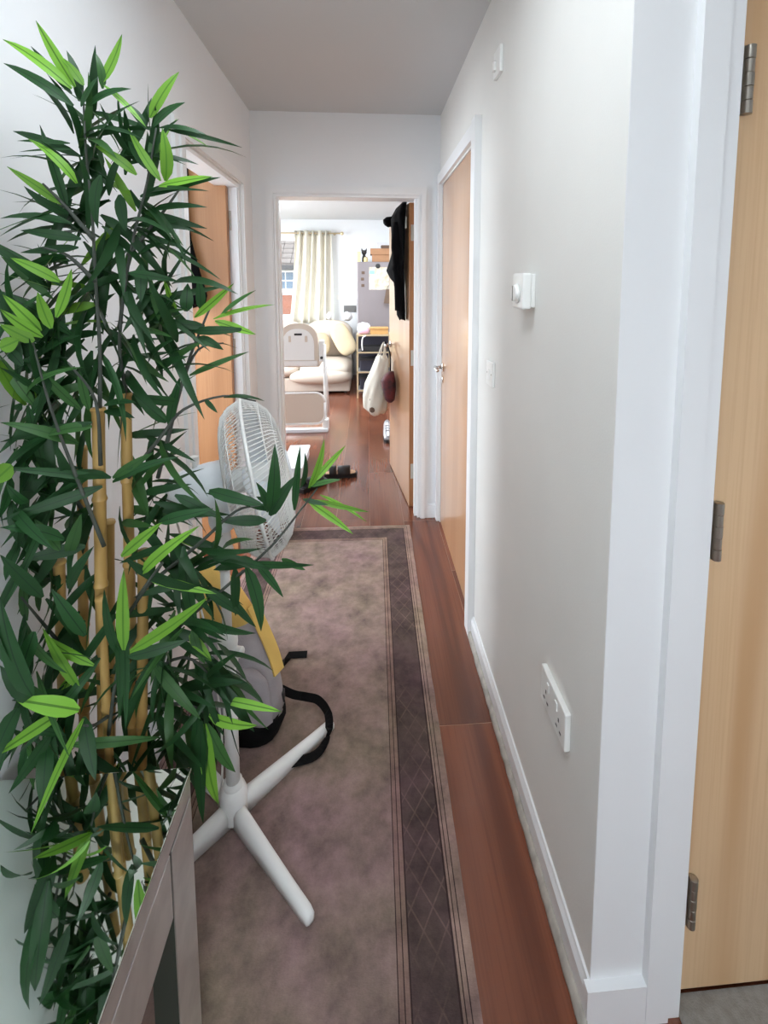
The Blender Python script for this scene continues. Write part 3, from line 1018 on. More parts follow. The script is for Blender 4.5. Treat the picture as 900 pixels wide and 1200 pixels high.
rear = [(0.06, -0.072), (0.10, -0.071), (0.14, -0.066), (0.17, -0.056), (0.19, -0.036), (0.20, -0.012), (RF, -0.002)]
front = [(0.045, 0.082), (0.09, 0.080), (0.13, 0.073), (0.165, 0.058), (0.188, 0.036), (0.20, 0.014), (RF, 0.002)]
gr = gw(rear, 0.9, 104, 0.0015)
for r, h in ((0.10, -0.071), (0.15, -0.063), (0.185, -0.043)):
    gr.tube(ringpts(r, h), 0.0014, 4, cap=False)
gr.build('rear_grille', MT['plastic'], fan)
gf = gw(front, -0.9, 104, 0.0015)
for r, h in ((0.10, 0.079), (0.15, 0.065), (0.185, 0.040)):
    gf.tube(ringpts(r, h), 0.0014, 4, cap=False)
gfo = gf.build('front_grille', MT['plastic'], fan)
MB().lathe([(0.005, 0.09), (0.04, 0.089), (0.047, 0.085), (0.047, 0.078), (0.03, 0.077)], C0, ax, 28).build('badge', MT['plastic_cool'], gfo)
MB().tube(ringpts(RF + 0.002, 0.0), 0.0045, 6, cap=False).build('rim', MT['plastic'], fan)
MB().lathe([(0.005, 0.05), (0.03, 0.045), (0.034, 0.0), (0.03, -0.06)], C0, ax, 20).build('blade_hub', MT['plastic'], fan)
for b in range(3):
    a0 = b * 2 * math.pi / 3 + 0.3
    vs, fs = [], []
    nr, na = 6, 6
    for j in range(nr + 1):
        r = 0.03 + (0.175 - 0.03) * j / nr
        wa = 0.45 + 0.5 * math.sin(math.pi * min(1, 0.25 + 0.6 * j / nr))
        for i in range(na + 1):
            s_ = i / na - 0.5
            a = a0 + s_ * wa * 1.5 + 0.2 * j / nr
            vs.append(C0 + ax * (0.005 + s_ * 0.055) + (uu * math.cos(a) + vv * math.sin(a)) * r)
    k = len(vs)
    vs += [p + ax * 0.002 for p in vs]
    for j in range(nr):
        for i in range(na):
            q = j * (na + 1) + i
            fs.append((q, q + 1, q + na + 2, q + na + 1))
            fs.append((k + q, k + q + na + 1, k + q + na + 2, k + q + 1))
    MB().add(vs, fs, True).build('blade', MT['plastic_cool'], fan)
cab = spline([C0 - ax * 0.2 - Vector((0, 0, 0.05)), (-0.475, 1.25, 0.80), (-0.44, 1.262, 0.6), (-0.412, 1.262, 0.4), (-0.405, 1.265, 0.2), (-0.43, 1.29, 0.04), (-0.52, 1.36, 0.012), (-0.63, 1.40, 0.012)], 6)
MB().tube(cab, 0.003, 6).build('power_cable', MT['plastic'], fan)

# ------------------------------------------------------------------ child's rucksack leaning behind the fan
bp = empty('rucksack', (-0.43, 1.60, 0), 'grey and mustard yellow rucksack with black straps slumped on the rug', 'bag')


def bring(cx, cy, z, rx, ry, rot, n=24, fold=0.0, e=2.6):
    out = []
    for k in range(n):
        a = 2 * math.pi * k / n
        c_, s_ = math.cos(a), math.sin(a)
        x = math.copysign(abs(c_) ** (2 / e), c_) * rx * (1 + fold * math.sin(5 * a + z * 20))
        y = math.copysign(abs(s_) ** (2 / e), s_) * ry * (1 + fold * math.cos(4 * a + z * 14))
        out.append(Vector((cx + x * math.cos(rot) - y * math.sin(rot), cy + x * math.sin(rot) + y * math.cos(rot), z)))
    return out


rt = -0.35
# black base, grey middle, yellow top: one leaning taper
MB().loft([bring(-0.435, 1.555, RZ, 0.09, 0.06, rt), bring(-0.43, 1.555, RZ + 0.004, 0.135, 0.082, rt), bring(-0.43, 1.56, 0.05, 0.152, 0.09, rt), bring(-0.432, 1.562, 0.085, 0.150, 0.088, rt)]).build('base_panel', MT['strap'], bp)
body = [(-0.432, 1.562, 0.078, 0.149, 0.088), (-0.435, 1.57, 0.14, 0.146, 0.086), (-0.445, 1.585, 0.22, 0.132, 0.08), (-0.462, 1.60, 0.30, 0.112, 0.07), (-0.478, 1.612, 0.355, 0.092, 0.058)]
MB().loft([bring(x, y, z, rx, ry, rt, fold=0.02) for x, y, z, rx, ry in body]).build('body', MT['baggrey'], bp)
topb = [(-0.476, 1.618, 0.335, 0.098, 0.064), (-0.49, 1.625, 0.39, 0.088, 0.056), (-0.512, 1.632, 0.45, 0.068, 0.046), (-0.535, 1.64, 0.50, 0.042, 0.032), (-0.548, 1.645, 0.525, 0.012, 0.01)]
MB().loft([bring(x, y, z, rx, ry, rt, fold=0.03) for x, y, z, rx, ry in topb]).build('flap', MT['bagyellow'], bp)
# yellow side gusset down the right-hand edge
gp = [(-0.395, 1.60, 0.40), (-0.36, 1.585, 0.33), (-0.322, 1.565, 0.25), (-0.302, 1.55, 0.19)]
MB().ribbon(spline(gp, 4), Vector((0.35, 0.9, 0.1)), 0.05, 0.006).build('gusset', MT['bagyellow'], bp)
pk = [bring(-0.405, 1.49, z, rx, 0.022, rt, e=2.2) for z, rx in ((0.085, 0.09), (0.10, 0.105), (0.17, 0.10), (0.235, 0.085), (0.25, 0.06))]
MB().loft(pk).build('front_pocket', MT['baggrey'], bp)
st = spline([(-0.30, 1.565, 0.115), (-0.262, 1.59, 0.07), (-0.222, 1.605, 0.045), (-0.175, 1.575, 0.055), (-0.138, 1.515, 0.056), (-0.137, 1.455, 0.035), (-0.172, 1.415, 0.016), (-0.245, 1.392, RZ + 0.012)], 5)
MB().ribbon(st, [Vector((0.25, 0.4, 1.0))] * 8 + [Vector((0.5, 0.6, 0.8))] * 12 + [Vector((0.2, 1, 0.3))] * (len(st) - 20), 0.026, 0.003).build('strap', MT['strap'], bp)
MB().ribbon([(-0.345, 1.60, 0.22), (-0.318, 1.66, 0.12), (-0.33, 1.80, 0.02), (-0.315, 1.845, RZ + 0.008), (-0.248, 1.845, RZ + 0.008)], Vector((0.1, 1, 0.25)), 0.028, 0.003).build('strap', MT['strap'], bp)
MB().box(-0.31, -0.285, 1.535, 1.56, 0.09, 0.125, 0.003).build('buckle', MT['dark'], bp)

# ------------------------------------------------------------------ artificial bamboo plant
PX, PY = -0.545, 0.965
pl = empty('artificial_bamboo_plant', (PX, PY, 0), 'tall artificial bamboo plant with yellow canes and green leaves', 'plant')
MB().lathe([(0.078, RZ), (0.082, RZ + 0.004), (0.100, 0.22), (0.106, 0.225), (0.106, 0.245), (0.098, 0.246), (0.096, 0.222), (0.02, 0.22)], (PX, PY, 0), n=28).build('pot', MT['pot'], pl)
MB().lathe([(0.094, 0.20), (0.094, 0.221), (0.06, 0.229), (0.01, 0.232)], (PX, PY, 0), n=24).build('moss', MT['soil'], pl)


def cane(top, bot, r):
    top, bot = Vector(top), Vector(bot)
    n = max(3, int((top - bot).length / 0.17))
    prof = []
    L = (top - bot).length
    for i in range(n):
        h0 = L * i / n
        h1 = L * (i + 1) / n
        prof += [(r * 1.0, h0 + 0.004), (r * 0.96, h0 + (h1 - h0) * 0.5), (r, h1 - 0.010), (r * 1.22, h1 - 0.004), (r * 1.1, h1)]
    MB().lathe(prof, bot, top - bot, 12).build('cane', MT['cane'], pl)


for (u, v, Y, u2, Y2, r) in ((115, 478, 0.94, 122, 0.94, 0.0112), (147, 460, 0.99, 157, 0.985, 0.0105), (96, 523, 1.0, 98, 1.0, 0.010),
                             (69, 657, 0.95, 77, 0.95, 0.0105), (168, 645, 0.96, 166, 0.965, 0.0105), (128, 610, 1.02, 130, 1.02, 0.010), (118, 700, 0.91, 128, 0.92, 0.0085)):
    tp = at(u, v, Y)
    bt = at(u2, 890, Y2)
    dirn = (bt - tp)
    bt = tp + dirn * ((tp.z - 0.215) / (tp.z - bt.z))
    o2 = Vector((PX, PY, bt.z))
    rad = (bt - o2)
    if rad.length > 0.082:
        bt = o2 + rad * (0.082 / rad.length)
    cane(tp, bt, r)

twigs = [
    [(117, 482, .94), (117, 410, .94), (112, 330, .94), (108, 250, .93), (101, 180, .93), (97, 105, .93)],
    [(148, 462, .99), (140, 400, .97), (152, 300, .96), (172, 215, .95), (183, 150, .95)],
    [(185, 560, 1.0), (205, 480, 1.0), (222, 420, 1.0), (240, 375, 1.0), (250, 352, 1.0)],
    [(190, 545, 1.0), (212, 455, 1.01), (232, 410, 1.01), (262, 402, 1.02)],
    [(150, 560, .97), (190, 510, .99), (215, 480, 1.0), (262, 464, 1.02), (300, 470, 1.03)],
    [(168, 780, .97), (215, 730, .98), (262, 690, .98), (318, 640, 1.0), (352, 598, 1.02), (372, 572, 1.03)],
    [(168, 690, .97), (230, 640, .95), (275, 600, .95), (305, 592, .95)],
    [(122, 640, .92), (90, 560, .90), (60, 480, .88), (38, 400, .87)],
    [(98, 600, .98), (60, 540, .96), (25, 500, .93)],
    [(118, 545, .93), (112, 470, .91), (80, 425, .88)],
    [(126, 870, .92), (135, 800, .88), (143, 765, .86)],
    [(126, 840, .91), (110, 850, .87), (98, 850, .84)],
    [(168, 830, .97), (210, 825, .96), (245, 838, .95), (258, 862, .95)],
    [(75, 760, .94), (50, 730, .90), (25, 700, .86)],
    [(80, 820, .93), (45, 850, .88), (25, 880, .84)],
    [(112, 330, .94), (80, 300, .92), (50, 290, .90)],
    [(110, 280, .93), (75, 240, .92), (50, 215, .91)],
    [(150, 720, .93), (190, 660, .88), (160, 700, .86)],
    [(150, 300, .96), (190, 250, .97), (215, 215, .98)],
    [(200, 735, .97), (250, 700, .96), (285, 668, .96)],
    [(160, 800, .97), (215, 770, .96), (255, 800, .95)],
]
for tw in twigs:
    pts = spline([at(*p) for p in tw], 4)
    n = len(pts)
    MB().tube(pts, [0.0042 - 0.0026 * i / (n - 1) for i in range(n)], 6).build('branch', MT['twig'], pl)


def leaf_mesh(name, m, L, W, bend, fold):
    """lanceolate blade along +Y with folded midrib, bending down"""
    n = 6
    vs, fs = [], []
    for i in range(n + 1):
        t = i / n
        w_ = W * (math.sin(math.pi * min(1, t ** 0.8 * 0.97 + 0.03)) ** 0.75) * (1 - 0.25 * t) + 0.0006
        if i == n: w_ = 0.0004
        a = bend * t
        y = L * math.sin(a) / bend
        z = -L * (1 - math.cos(a)) / bend
        vs += [(-w_ / 2, y, z + fold * w_), (0, y, z), (w_ / 2, y, z + fold * w_)]
    for i in range(n):
        q = i * 3
        fs += [(q, q + 1, q + 4, q + 3), (q + 1, q + 2, q + 5, q + 4)]
    ty, tz = vs[-2][1], vs[-2][2]
    ch = math.hypot(ty, tz)
    c_, s_ = ty / ch, tz / ch
    vs = [(x, (y * c_ + z * s_) * L / ch, (-y * s_ + z * c_) * L / ch) for x, y, z in vs]
    me = bpy.data.meshes.new(name)
    me.from_pydata(vs, [], fs)
    me.materials.append(m)
    for p in me.polygons: p.use_smooth = True
    return me


LM = {k: [leaf_mesh('leaf', LEAF[k], 0.14, W, b, f) for (W, b, f) in ((0.0175, 0.35, 0.10), (0.0195, 0.8, 0.14), (0.016, 0.15, 0.08), (0.018, 1.15, 0.16))] for k in LEAF}
for k in LEAF:
    LM[k].append(leaf_mesh('leaf', LEAF[k], 0.14, 0.019, -0.4, 0.12))
leaves = []          # (matrix, mesh, priority)
rl = random.Random(21)


def leaf(base, tip, kind, var, wscale=1.0, roll=0.0, pri=0.0, up=None):
    base, tip = Vector(base), Vector(tip)
    if tip.x < XL + 0.02: tip.x = XL + 0.02 + rl.random() * 0.05
    if base.x < XL + 0.015: base.x = XL + 0.015
    d = tip - base
    L = d.length
    if L < 0.02: return
    y = d / L
    z = Vector(up) if up is not None else Vector((0, 0, 1))
    if abs(z.dot(y)) > 0.93: z = Vector((0.3, -1, 0.2))
    x = y.cross(z).normalized()
    z = x.cross(y)
    Rm = Matrix((x, y, z)).transposed()
    Rm = Rm @ Matrix.Rotation(roll, 3, 'Y')
    s_ = L / 0.14
    mtx = Matrix.Translation(base) @ (Rm @ Matrix.Diagonal((wscale, s_, s_))).to_4x4()
    mnx = min((mtx @ v.co).x for v in LM[kind][var].vertices)
    if mnx < XL + 0.004:
        mtx = Matrix.Translation((XL + 0.004 - mnx, 0, 0)) @ mtx
    leaves.append((mtx, LM[kind][var], pri))


# single leaves read off one by one: base, tip, kind, width, up-vector towards the lens
V = Vector((0.1, -0.9, 0.45))
hero = [
    # crown
    (88, 102, .93, 42, 24, .93, 'l', 1.3), (84, 104, .93, 3, 46, .91, 'l', 1.1), (118, 98, .93, 143, 40, .93, 'l', 1.25), (98, 100, .93, 74, 68, .93, 'l', .9),
    (86, 124, .92, 4, 74, .90, 'd', 1.1), (84, 110, .93, 36, 54, .92, 'd', .9), (95, 125, .92, 115, 90, .92, 'd', 1.2), (104, 124, .93, 154, 104, .93, 'd', 1.1), (120, 104, .93, 112, 62, .93, 'm', .8),
    (122, 100, .93, 172, 150, .94, 'l', .8), (176, 138, .95, 210, 84, .95, 'l', 1.0), (180, 148, .95, 217, 120, .95, 'd', 1.2), (170, 150, .95, 142, 118, .94, 'd', 1.1), (186, 150, .96, 248, 162, .98, 'd', .8), (196, 152, .97, 284, 173, 1.0, 'd', .5), (205, 150, .97, 244, 172, .98, 'l', .7),
    (188, 212, .94, 150, 150, .93, 'l', 1.0), (194, 212, .94, 190, 150, .93, 'l', 1.3), (186, 218, .94, 249, 207, .93, 'l', 1.5), (160, 205, .94, 110, 170, .93, 'l', 1.0), (188, 226, .95, 245, 224, .95, 'd', 1.2), (180, 200, .95, 150, 165, .95, 'd', 1.2),
    (90, 215, .92, 32, 162, .91, 'l', 1.0), (75, 240, .92, 8, 195, .90, 'l', 1.0), (82, 168, .93, 20, 165, .91, 'd', .7), (85, 175, .93, 22, 178, .91, 'd', .6), (88, 200, .93, 0, 185, .90, 'd', .7),
    (84, 262, .92, 0, 256, .90, 'd', .9), (95, 280, .92, 24, 270, .90, 'd', 1.0), (80, 250, .92, 28, 218, .91, 'd', 1.0), (92, 290, .92, 24, 296, .90, 'd', 1.0), (118, 205, .92, 115, 268, .92, 'd', 1.4), (140, 228, .93, 148, 272, .92, 'd', 1.3),
    (176, 250, .96, 243, 268, .97, 'd', .9), (178, 246, .96, 243, 243, .97, 'd', .8), (172, 275, .97, 215, 290, .98, 'd', .6), (160, 300, .96, 192, 285, .96, 'd', 1.1), (165, 310, .96, 165, 355, .95, 'd', 1.3), (150, 320, .95, 210, 330, .97, 'd', .9),
    # left mid limes
    (48, 388, .87, 3, 345, .84, 'l', 1.2), (60, 385, .87, 44, 342, .86, 'l', 1.2), (66, 372, .88, 84, 315, .88, 'l', 1.1), (50, 395, .87, 0, 362, .84, 'l', 1.2), (40, 400, .86, 0, 380, .84, 'l', 1.1), (0, 408, .80, 22, 398, .80, 'l', 1.4), (70, 330, .89, 12, 302, .87, 'l', 1.0),
    # right mid limes
    (228, 372, 1.0, 274, 332, .99, 'l', 1.1), (258, 370, 1.01, 300, 340, 1.01, 'm', .9), (250, 374, 1.0, 322, 357, 1.02, 'l', .9), (252, 376, 1.0, 300, 392, 1.0, 'l', .9), (208, 372, 1.0, 192, 326, .98, 'l', .9),
    (240, 382, 1.0, 175, 376, .98, 'd', 1.2), (225, 388, 1.0, 292, 386, 1.01, 'd', 1.0), (232, 395, 1.0, 262, 410, 1.0, 'd', 1.0), (218, 365, 1.0, 220, 332, 1.0, 'd', 1.3), (235, 362, 1.0, 232, 325, 1.0, 'd', 1.1),
    (222, 440, 1.0, 292, 412, 1.02, 'm', .8), (262, 466, 1.02, 310, 470, 1.03, 'd', .6), (240, 468, 1.01, 255, 484, 1.0, 'd', .7), (210, 470, 1.0, 158, 462, .98, 'd', 1.2), (195, 495, 1.0, 155, 460, .98, 'd', 1.3), (198, 500, 1.0, 212, 440, 1.0, 'd', 1.2),
    # trunk zone
    (92, 520, .91, 0, 495, .86, 'm', 1.2), (108, 500, .91, 48, 512, .88, 'm', 1.2), (108, 495, .91, 0, 518, .87, 'd', 1.1), (95, 480, .92, 40, 425, .90, 'm', 1.2), (104, 480, .92, 92, 432, .90, 'm', 1.2), (122, 475, .92, 160, 472, .92, 'd', 1.0), (122, 482, .92, 158, 490, .93, 'd', 1.0),
    (132, 560, .93, 180, 530, .94, 'm', 1.1), (132, 565, .93, 210, 535, .95, 'd', 1.0), (130, 560, .92, 60, 560, .90, 'd', 1.2), (120, 570, .92, 0, 610, .86, 'd', 1.2), (122, 560, .92, 0, 548, .86, 'd', 1.1), (14, 545, .80, -12, 568, .80, 'l', 1.5), (75, 632, .88, 0, 618, .84, 'd', 1.4), (100, 640, .90, 25, 656, .86, 'd', 1.4),
    (70, 645, .88, 40, 608, .88, 'm', 1.2), (80, 650, .89, 95, 602, .88, 'm', 1.2),
    (205, 580, .95, 262, 608, .95, 'd', 1.2), (186, 612, .93, 250, 596, .93, 'd', 1.1), (245, 575, .94, 310, 592, .93, 'd', 1.3), (195, 640, .92, 140, 660, .92, 'd', 1.2),
    # lower limes
    (142, 652, .88, 190, 612, .86, 'l', 1.3), (166, 672, .88, 234, 616, .86, 'l', 1.2), (145, 762, .85, 145, 668, .84, 'l', 1.5), (152, 764, .85, 244, 700, .85, 'l', 1.3), (170, 676, .90, 254, 696, .90, 'l', 1.1), (150, 770, .86, 220, 750, .88, 'd', 1.2), (148, 655, .88, 252, 690, .92, 'd', 1.2), (140, 770, .86, 122, 690, .86, 'd', 1.4),
    (93, 808, .87, 50, 736, .86, 'l', 1.4), (93, 832, .84, 18, 820, .82, 'l', 1.6), (72, 835, .84, -6, 886, .80, 'l', 1.3), (98, 842, .84, 36, 978, .73, 'l', 1.5), (98, 840, .86, 112, 915, .82, 'd', 1.4), (60, 860, .84, 10, 930, .77, 'd', 1.4), (55, 875, .83, 50, 950, .76, 'd', 1.3),
    (222, 744, .94, 248, 775, .93, 'l', 1.0), (225, 738, .94, 240, 778, .93, 'm', .9),
    (245, 838, .93, 302, 850, .92, 'l', 1.3), (240, 848, .93, 256, 942, .91, 'l', 1.5), (243, 848, .93, 276, 905, .92, 'm', 1.3), (262, 820, .94, 330, 834, .93, 'l', 1.0), (205, 810, .95, 290, 800, .93, 'd', 1.2), (232, 900, .92, 232, 830, .93, 'd', 1.6), (236, 845, .92, 238, 965, .90, 'd', 1.5),
    (258, 800, .95, 298, 858, .94, 'd', 1.2), (215, 640, .95, 232, 742, .95, 'd', 1.4),
    # big dark ones at the left edge
    (38, 815, .82, 0, 700, .80, 'd', 1.5), (30, 790, .82, -10, 690, .79, 'd', 1.5), (50, 700, .86, 0, 650, .82, 'd', 1.5), (48, 820, .84, 0, 780, .80, 'd', 1.7), (80, 690, .88, 110, 640, .88, 'd', 1.2), (100, 745, .89, 60, 690, .87, 'd', 1.4),
    (20, 830, .82, -10, 900, .78, 'd', 1.6), (40, 740, .84, 20, 800, .83, 'd', 1.5),
    # branch reaching over the fan
    (345, 598, 1.0, 352, 522, .98, 'd', 1.1), (318, 600, .98, 322, 520, .96, 'd', 1.4), (316, 604, .98, 348, 556, .97, 'd', 1.3), (312, 598, .97, 240, 578, .94, 'd', 1.2), (312, 610, .97, 255, 610, .95, 'd', 1.2), (314, 600, .98, 300, 565, .97, 'd', 1.0), (320, 590, .98, 300, 582, .97, 'd', .8), (352, 572, 1.01, 357, 530, 1.01, 'd', .8),
    (362, 572, 1.03, 380, 514, 1.03, 'l', .9), (366, 566, 1.03, 405, 522, 1.04, 'l', .8), (362, 570, 1.03, 400, 562, 1.03, 'm', .9), (362, 588, 1.03, 414, 626, 1.02, 'l', 1.0), (368, 586, 1.03, 432, 600, 1.04, 'l', .8), (375, 580, 1.04, 430, 612, 1.04, 'l', .6), (355, 585, 1.03, 385, 592, 1.03, 'd', .7),
    # hanging over the pole and the rug
    (275, 665, .96, 276, 722, .95, 'd', 1.4), (288, 664, .96, 306, 740, .95, 'd', 1.4), (286, 660, .96, 368, 662, .97, 'd', 1.2), (300, 660, .97, 332, 700, .97, 'd', 1.0), (296, 656, .97, 250, 668, .95, 'd', 1.2), (270, 700, .96, 300, 735, .95, 'd', 1.0), (235, 725, .95, 300, 742, .95, 'd', 1.0), (240, 690, .95, 285, 722, .95, 'd', 1.2),
    (250, 655, .95, 318, 668, .96, 'd', 1.1), (330, 655, .98, 358, 668, .98, 'm', .7),
]
for h in hero:
    u0, v0, Y0, u1, v1, Y1, kd, ws = h
    d2_ = (u1 - u0, v1 - v0)
    up = V + Vector((rl.uniform(-.5, .5), 0, rl.uniform(-.3, .5)))
    var = rl.choice((0, 1, 2, 4)) if kd == 'l' else rl.choice((0, 1, 2, 1))
    leaf(at(u0, v0, Y0), at(u1, v1, Y1), kd, var, ws * rl.uniform(0.95, 1.1), rl.uniform(-0.5, 0.5), 10 + (3 if kd == 'l' else 0), up)

# the rest of the foliage: sprays along the branches
sprays = [(97, 130, .95, 4, 60), (100, 165, .95, 6, 90), (105, 195, .96, 7, 120), (120, 225, .97, 8, 120), (95, 235, .96, 7, 150), (140, 190, .98, 6, 60), (172, 190, .97, 6, 50), (165, 235, .98, 7, 30),
          (130, 265, .97, 8, -90), (105, 275, .97, 8, 170), (150, 270, .98, 7, -40), (120, 310, .98, 8, -120), (85, 310, .95, 7, 180), (145, 330, .98, 7, -30), (110, 350, .97, 8, -160), (65, 345, .93, 6, 170), (165, 350, .99, 6, -20), (190, 340, 1.0, 5, 10),
          (130, 385, .99, 8, -90), (90, 390, .95, 7, 160), (165, 395, 1.0, 7, -20), (60, 400, .92, 7, 180), (25, 390, .88, 5, 150), (205, 395, 1.0, 6, 0), (105, 420, .96, 8, -150), (145, 430, 1.0, 7, -30), (75, 430, .94, 7, 180), (35, 435, .90, 6, 170), (185, 430, 1.0, 6, 10),
          (60, 470, .93, 7, 180), (25, 475, .90, 6, 190), (100, 460, .96, 6, 200), (70, 500, .94, 6, 190), (30, 510, .91, 6, 190), (150, 520, 1.02, 5, -20), (185, 510, 1.02, 5, 0), (60, 540, .94, 7, 180), (25, 550, .91, 6, 200), (95, 555, .95, 6, 200), (165, 565, 1.0, 7, -10), 
          (185, 590, .99, 6, -20), (65, 585, .93, 7, 190), (30, 595, .90, 6, 190), (105, 600, .97, 5, 220), (150, 605, .99, 6, -60), (205, 625, .99, 6, -20), (55, 640, .93, 6, 200), (25, 650, .89, 6, 200), (110, 660, .97, 4, 230), (190, 660, .98, 6, -40), (150, 690, .99, 5, -90), (220, 680, .98, 6, -20), (245, 650, .97, 5, 0),
          (60, 690, .92, 7, 210), (30, 730, .88, 6, 210), (90, 720, .95, 5, -100), (175, 720, .99, 6, -70), (210, 710, .98, 6, -60), (195, 760, .98, 7, -80), (225, 780, .97, 7, -60), (160, 750, 1.0, 4, -90), (60, 770, .91, 6, 230), (25, 800, .87, 5, 240), (90, 800, .94, 4, -110), (200, 800, .98, 7, -90), (185, 830, .98, 6, -100), (215, 840, .97, 6, -80),
          (60, 830, .91, 6, 230), (140, 820, 1.0, 3, -90), (200, 865, .97, 6, -110), (170, 860, .99, 5, -100), (85, 870, .90, 4, 240), (110, 880, .93, 4, -90), (150, 890, .98, 4, -90), (250, 790, .96, 5, -30), (240, 760, .97, 5, -40),
          (105, 770, .885, 3, -120), (185, 780, .89, 4, -50), (140, 730, .885, 3, -70), (75, 800, .885, 3, 220), (205, 745, .90, 3, -40), (30, 850, .885, 2, 230)]
for (u, v, Y, n, deg) in sprays:
    if u < 110 and 330 < v < 620: n += 2
    if 90 <= u <= 200 and 150 < v < 340: n += 2
    if v > 770: n += 2
    c = at(u, v, Y)
    for i in range(n):
        a = math.radians(deg + rl.gauss(0, 58))
        dep = rl.uniform(-0.75, 0.6)
        d = (R0 * math.cos(a) + (-R1) * math.sin(a) + Vector((0, dep, 0))).normalized()
        L = rl.uniform(0.10, 0.17)
        b = c + Vector((rl.uniform(-.02, .02), rl.uniform(-.02, .02), rl.uniform(-.02, .02)))
        tip = b + d * L + Vector((0, 0, -0.02))
        if tip.y < 0.76 and tip.z < 0.66: tip.y = 0.86
        if tip.y < TY1 + 0.02 and min(tip.z, b.z) < TZ + 0.02: tip.y = TY1 + 0.04
        if b.y < TY1 + 0.02 and b.z < TZ + 0.03: b.y = TY1 + 0.03
        kd = 'm' if rl.random() < 0.14 else ('l' if rl.random() < 0.035 else 'd')
        leaf(b, tip, kd, rl.choice((0, 1, 1, 2, 3)), rl.uniform(0.8, 1.15), rl.uniform(-0.9, 0.9), (1 - Y) + L, Vector((rl.uniform(-.6, .6), rl.uniform(-1, .2), 0.8)))
leaves.sort(key=lambda q: -q[2])
for mt, me_, _ in leaves[:300]:
    o = bpy.data.objects.new('leaf', me_)
    COL.objects.link(o)
    o.parent = pl
    o.matrix_local = Matrix.Translation(-Vector(pl.location)) @ mt
vs, fs, mi = [], [], []
order = list(LEAF)
for mt, me_, _ in leaves[300:]:
    n0 = len(vs)
    vs += [mt @ v.co for v in me_.vertices]
    fs += [tuple(i + n0 for i in p.vertices) for p in me_.polygons]
    mi += [order.index([k for k in order if LEAF[k] == me_.materials[0]][0])] * len(me_.polygons)
me = bpy.data.meshes.new('foliage')
me.from_pydata([v - Vector(pl.location) for v in vs], [], fs)
for k in order:
    me.materials.append(LEAF[k])
me.polygons.foreach_set('material_index', mi)
me.polygons.foreach_set('use_smooth', [True] * len(fs))
fo = bpy.data.objects.new('foliage', me)
COL.objects.link(fo)
fo.parent = pl
setp(fo, kind='stuff')
print('LEAVES', len(leaves))

# ------------------------------------------------------------------ garment on the left room's door
def garment(name, rings, m, label, cat, fold=0.08, seed=1):
    rg = random.Random(seed)
    ph = [rg.uniform(0, 6) for _ in range(4)]
    RR = []
    for (cx, cy, z, rx, ry) in rings:
        out = []
        for k in range(28):
            a = 2 * math.pi * k / 28
            f = 1 + fold * math.sin(6 * a + ph[0] + z * 2) + fold * 0.6 * math.sin(11 * a + ph[1])
            out.append(Vector((cx + rx * math.cos(a) * f, cy + ry * math.sin(a) * f, z + 0.01 * math.sin(3 * a + ph[2]))))
        RR.append(out)
    o = MB().loft(RR).build(name, m)
    return setp(o, label, cat)


garment('black_coat', [(-0.99, 2.60, 2.08, 0.06, 0.015), (-0.98, 2.59, 2.06, 0.10, 0.025), (-0.985, 2.58, 1.98, 0.11, 0.035), (-1.0, 2.575, 1.88, 0.115, 0.04), (-1.0, 2.575, 1.7, 0.125, 0.042), (-0.98, 2.575, 1.55, 0.14, 0.042), (-0.955, 2.575, 1.42, 0.15, 0.042), (-0.955, 2.58, 1.38, 0.14, 0.038), (-0.955, 2.585, 1.36, 0.09, 0.025)],
        MT['black'], 'black coat hanging on the open door of the left room', 'coat', 0.05, 3)

# jacket on the living-room door: follows the leaf
def onleaf(s, out, z):
    return ML @ Vector((-0.04 - out, s, z))
JR = []
jk = [(1.985, 0.08, 0.05, 0.010), (1.955, 0.12, 0.10, 0.028), (1.90, 0.16, 0.15, 0.042), (1.80, 0.18, 0.15, 0.036), (1.68, 0.18, 0.15, 0.034), (1.62, 0.19, 0.16, 0.042), (1.56, 0.20, 0.17, 0.052), (1.51, 0.19, 0.14, 0.04), (1.475, 0.15, 0.08, 0.028), (1.38, 0.13, 0.07, 0.028), (1.28, 0.12, 0.065, 0.027), (1.245, 0.12, 0.05, 0.018)]
for z, s0, hw, th_ in jk:
    ring = []
    for k in range(28):
        a = 2 * math.pi * k / 28
        f = 1 + 0.10 * math.sin(5 * a + z * 6) + 0.06 * math.sin(9 * a - z * 9)
        ring.append(onleaf(s0 + hw * math.cos(a) * f, 0.004 + th_ + th_ * math.sin(a) * min(f, 1.0), z + 0.012 * math.sin(3 * a)))
    JR.append(ring)
jacket = empty('black_jacket', onleaf(0.15, 0.05, 1.24), 'black jacket hanging from a hook on the open living room door', 'jacket')
MB().loft(JR).build('body', MT['black'], jacket)
hood = [[onleaf(0.25 + r * math.cos(a) * 0.8, 0.085 + o_ + 0.6 * r * math.sin(a) * 0.6, z + r * math.sin(a) * 0.5) for a in [2 * math.pi * k / 16 for k in range(16)]] for (o_, z, r) in ((-0.03, 1.895, 0.05), (0.0, 1.885, 0.06), (0.025, 1.872, 0.05), (0.035, 1.868, 0.02))]
MB().loft(hood).build('hood', MT['black'], jacket)
slv = spline([onleaf(0.10, 0.05, 1.86), onleaf(0.09, 0.06, 1.7), onleaf(0.10, 0.05, 1.5), onleaf(0.10, 0.045, 1.30)], 4)
MB().tube(slv, [0.04] * 5 + [0.036] * 4 + [0.03] * (len(slv) - 9), 12).build('sleeve', MT['black'], jacket)

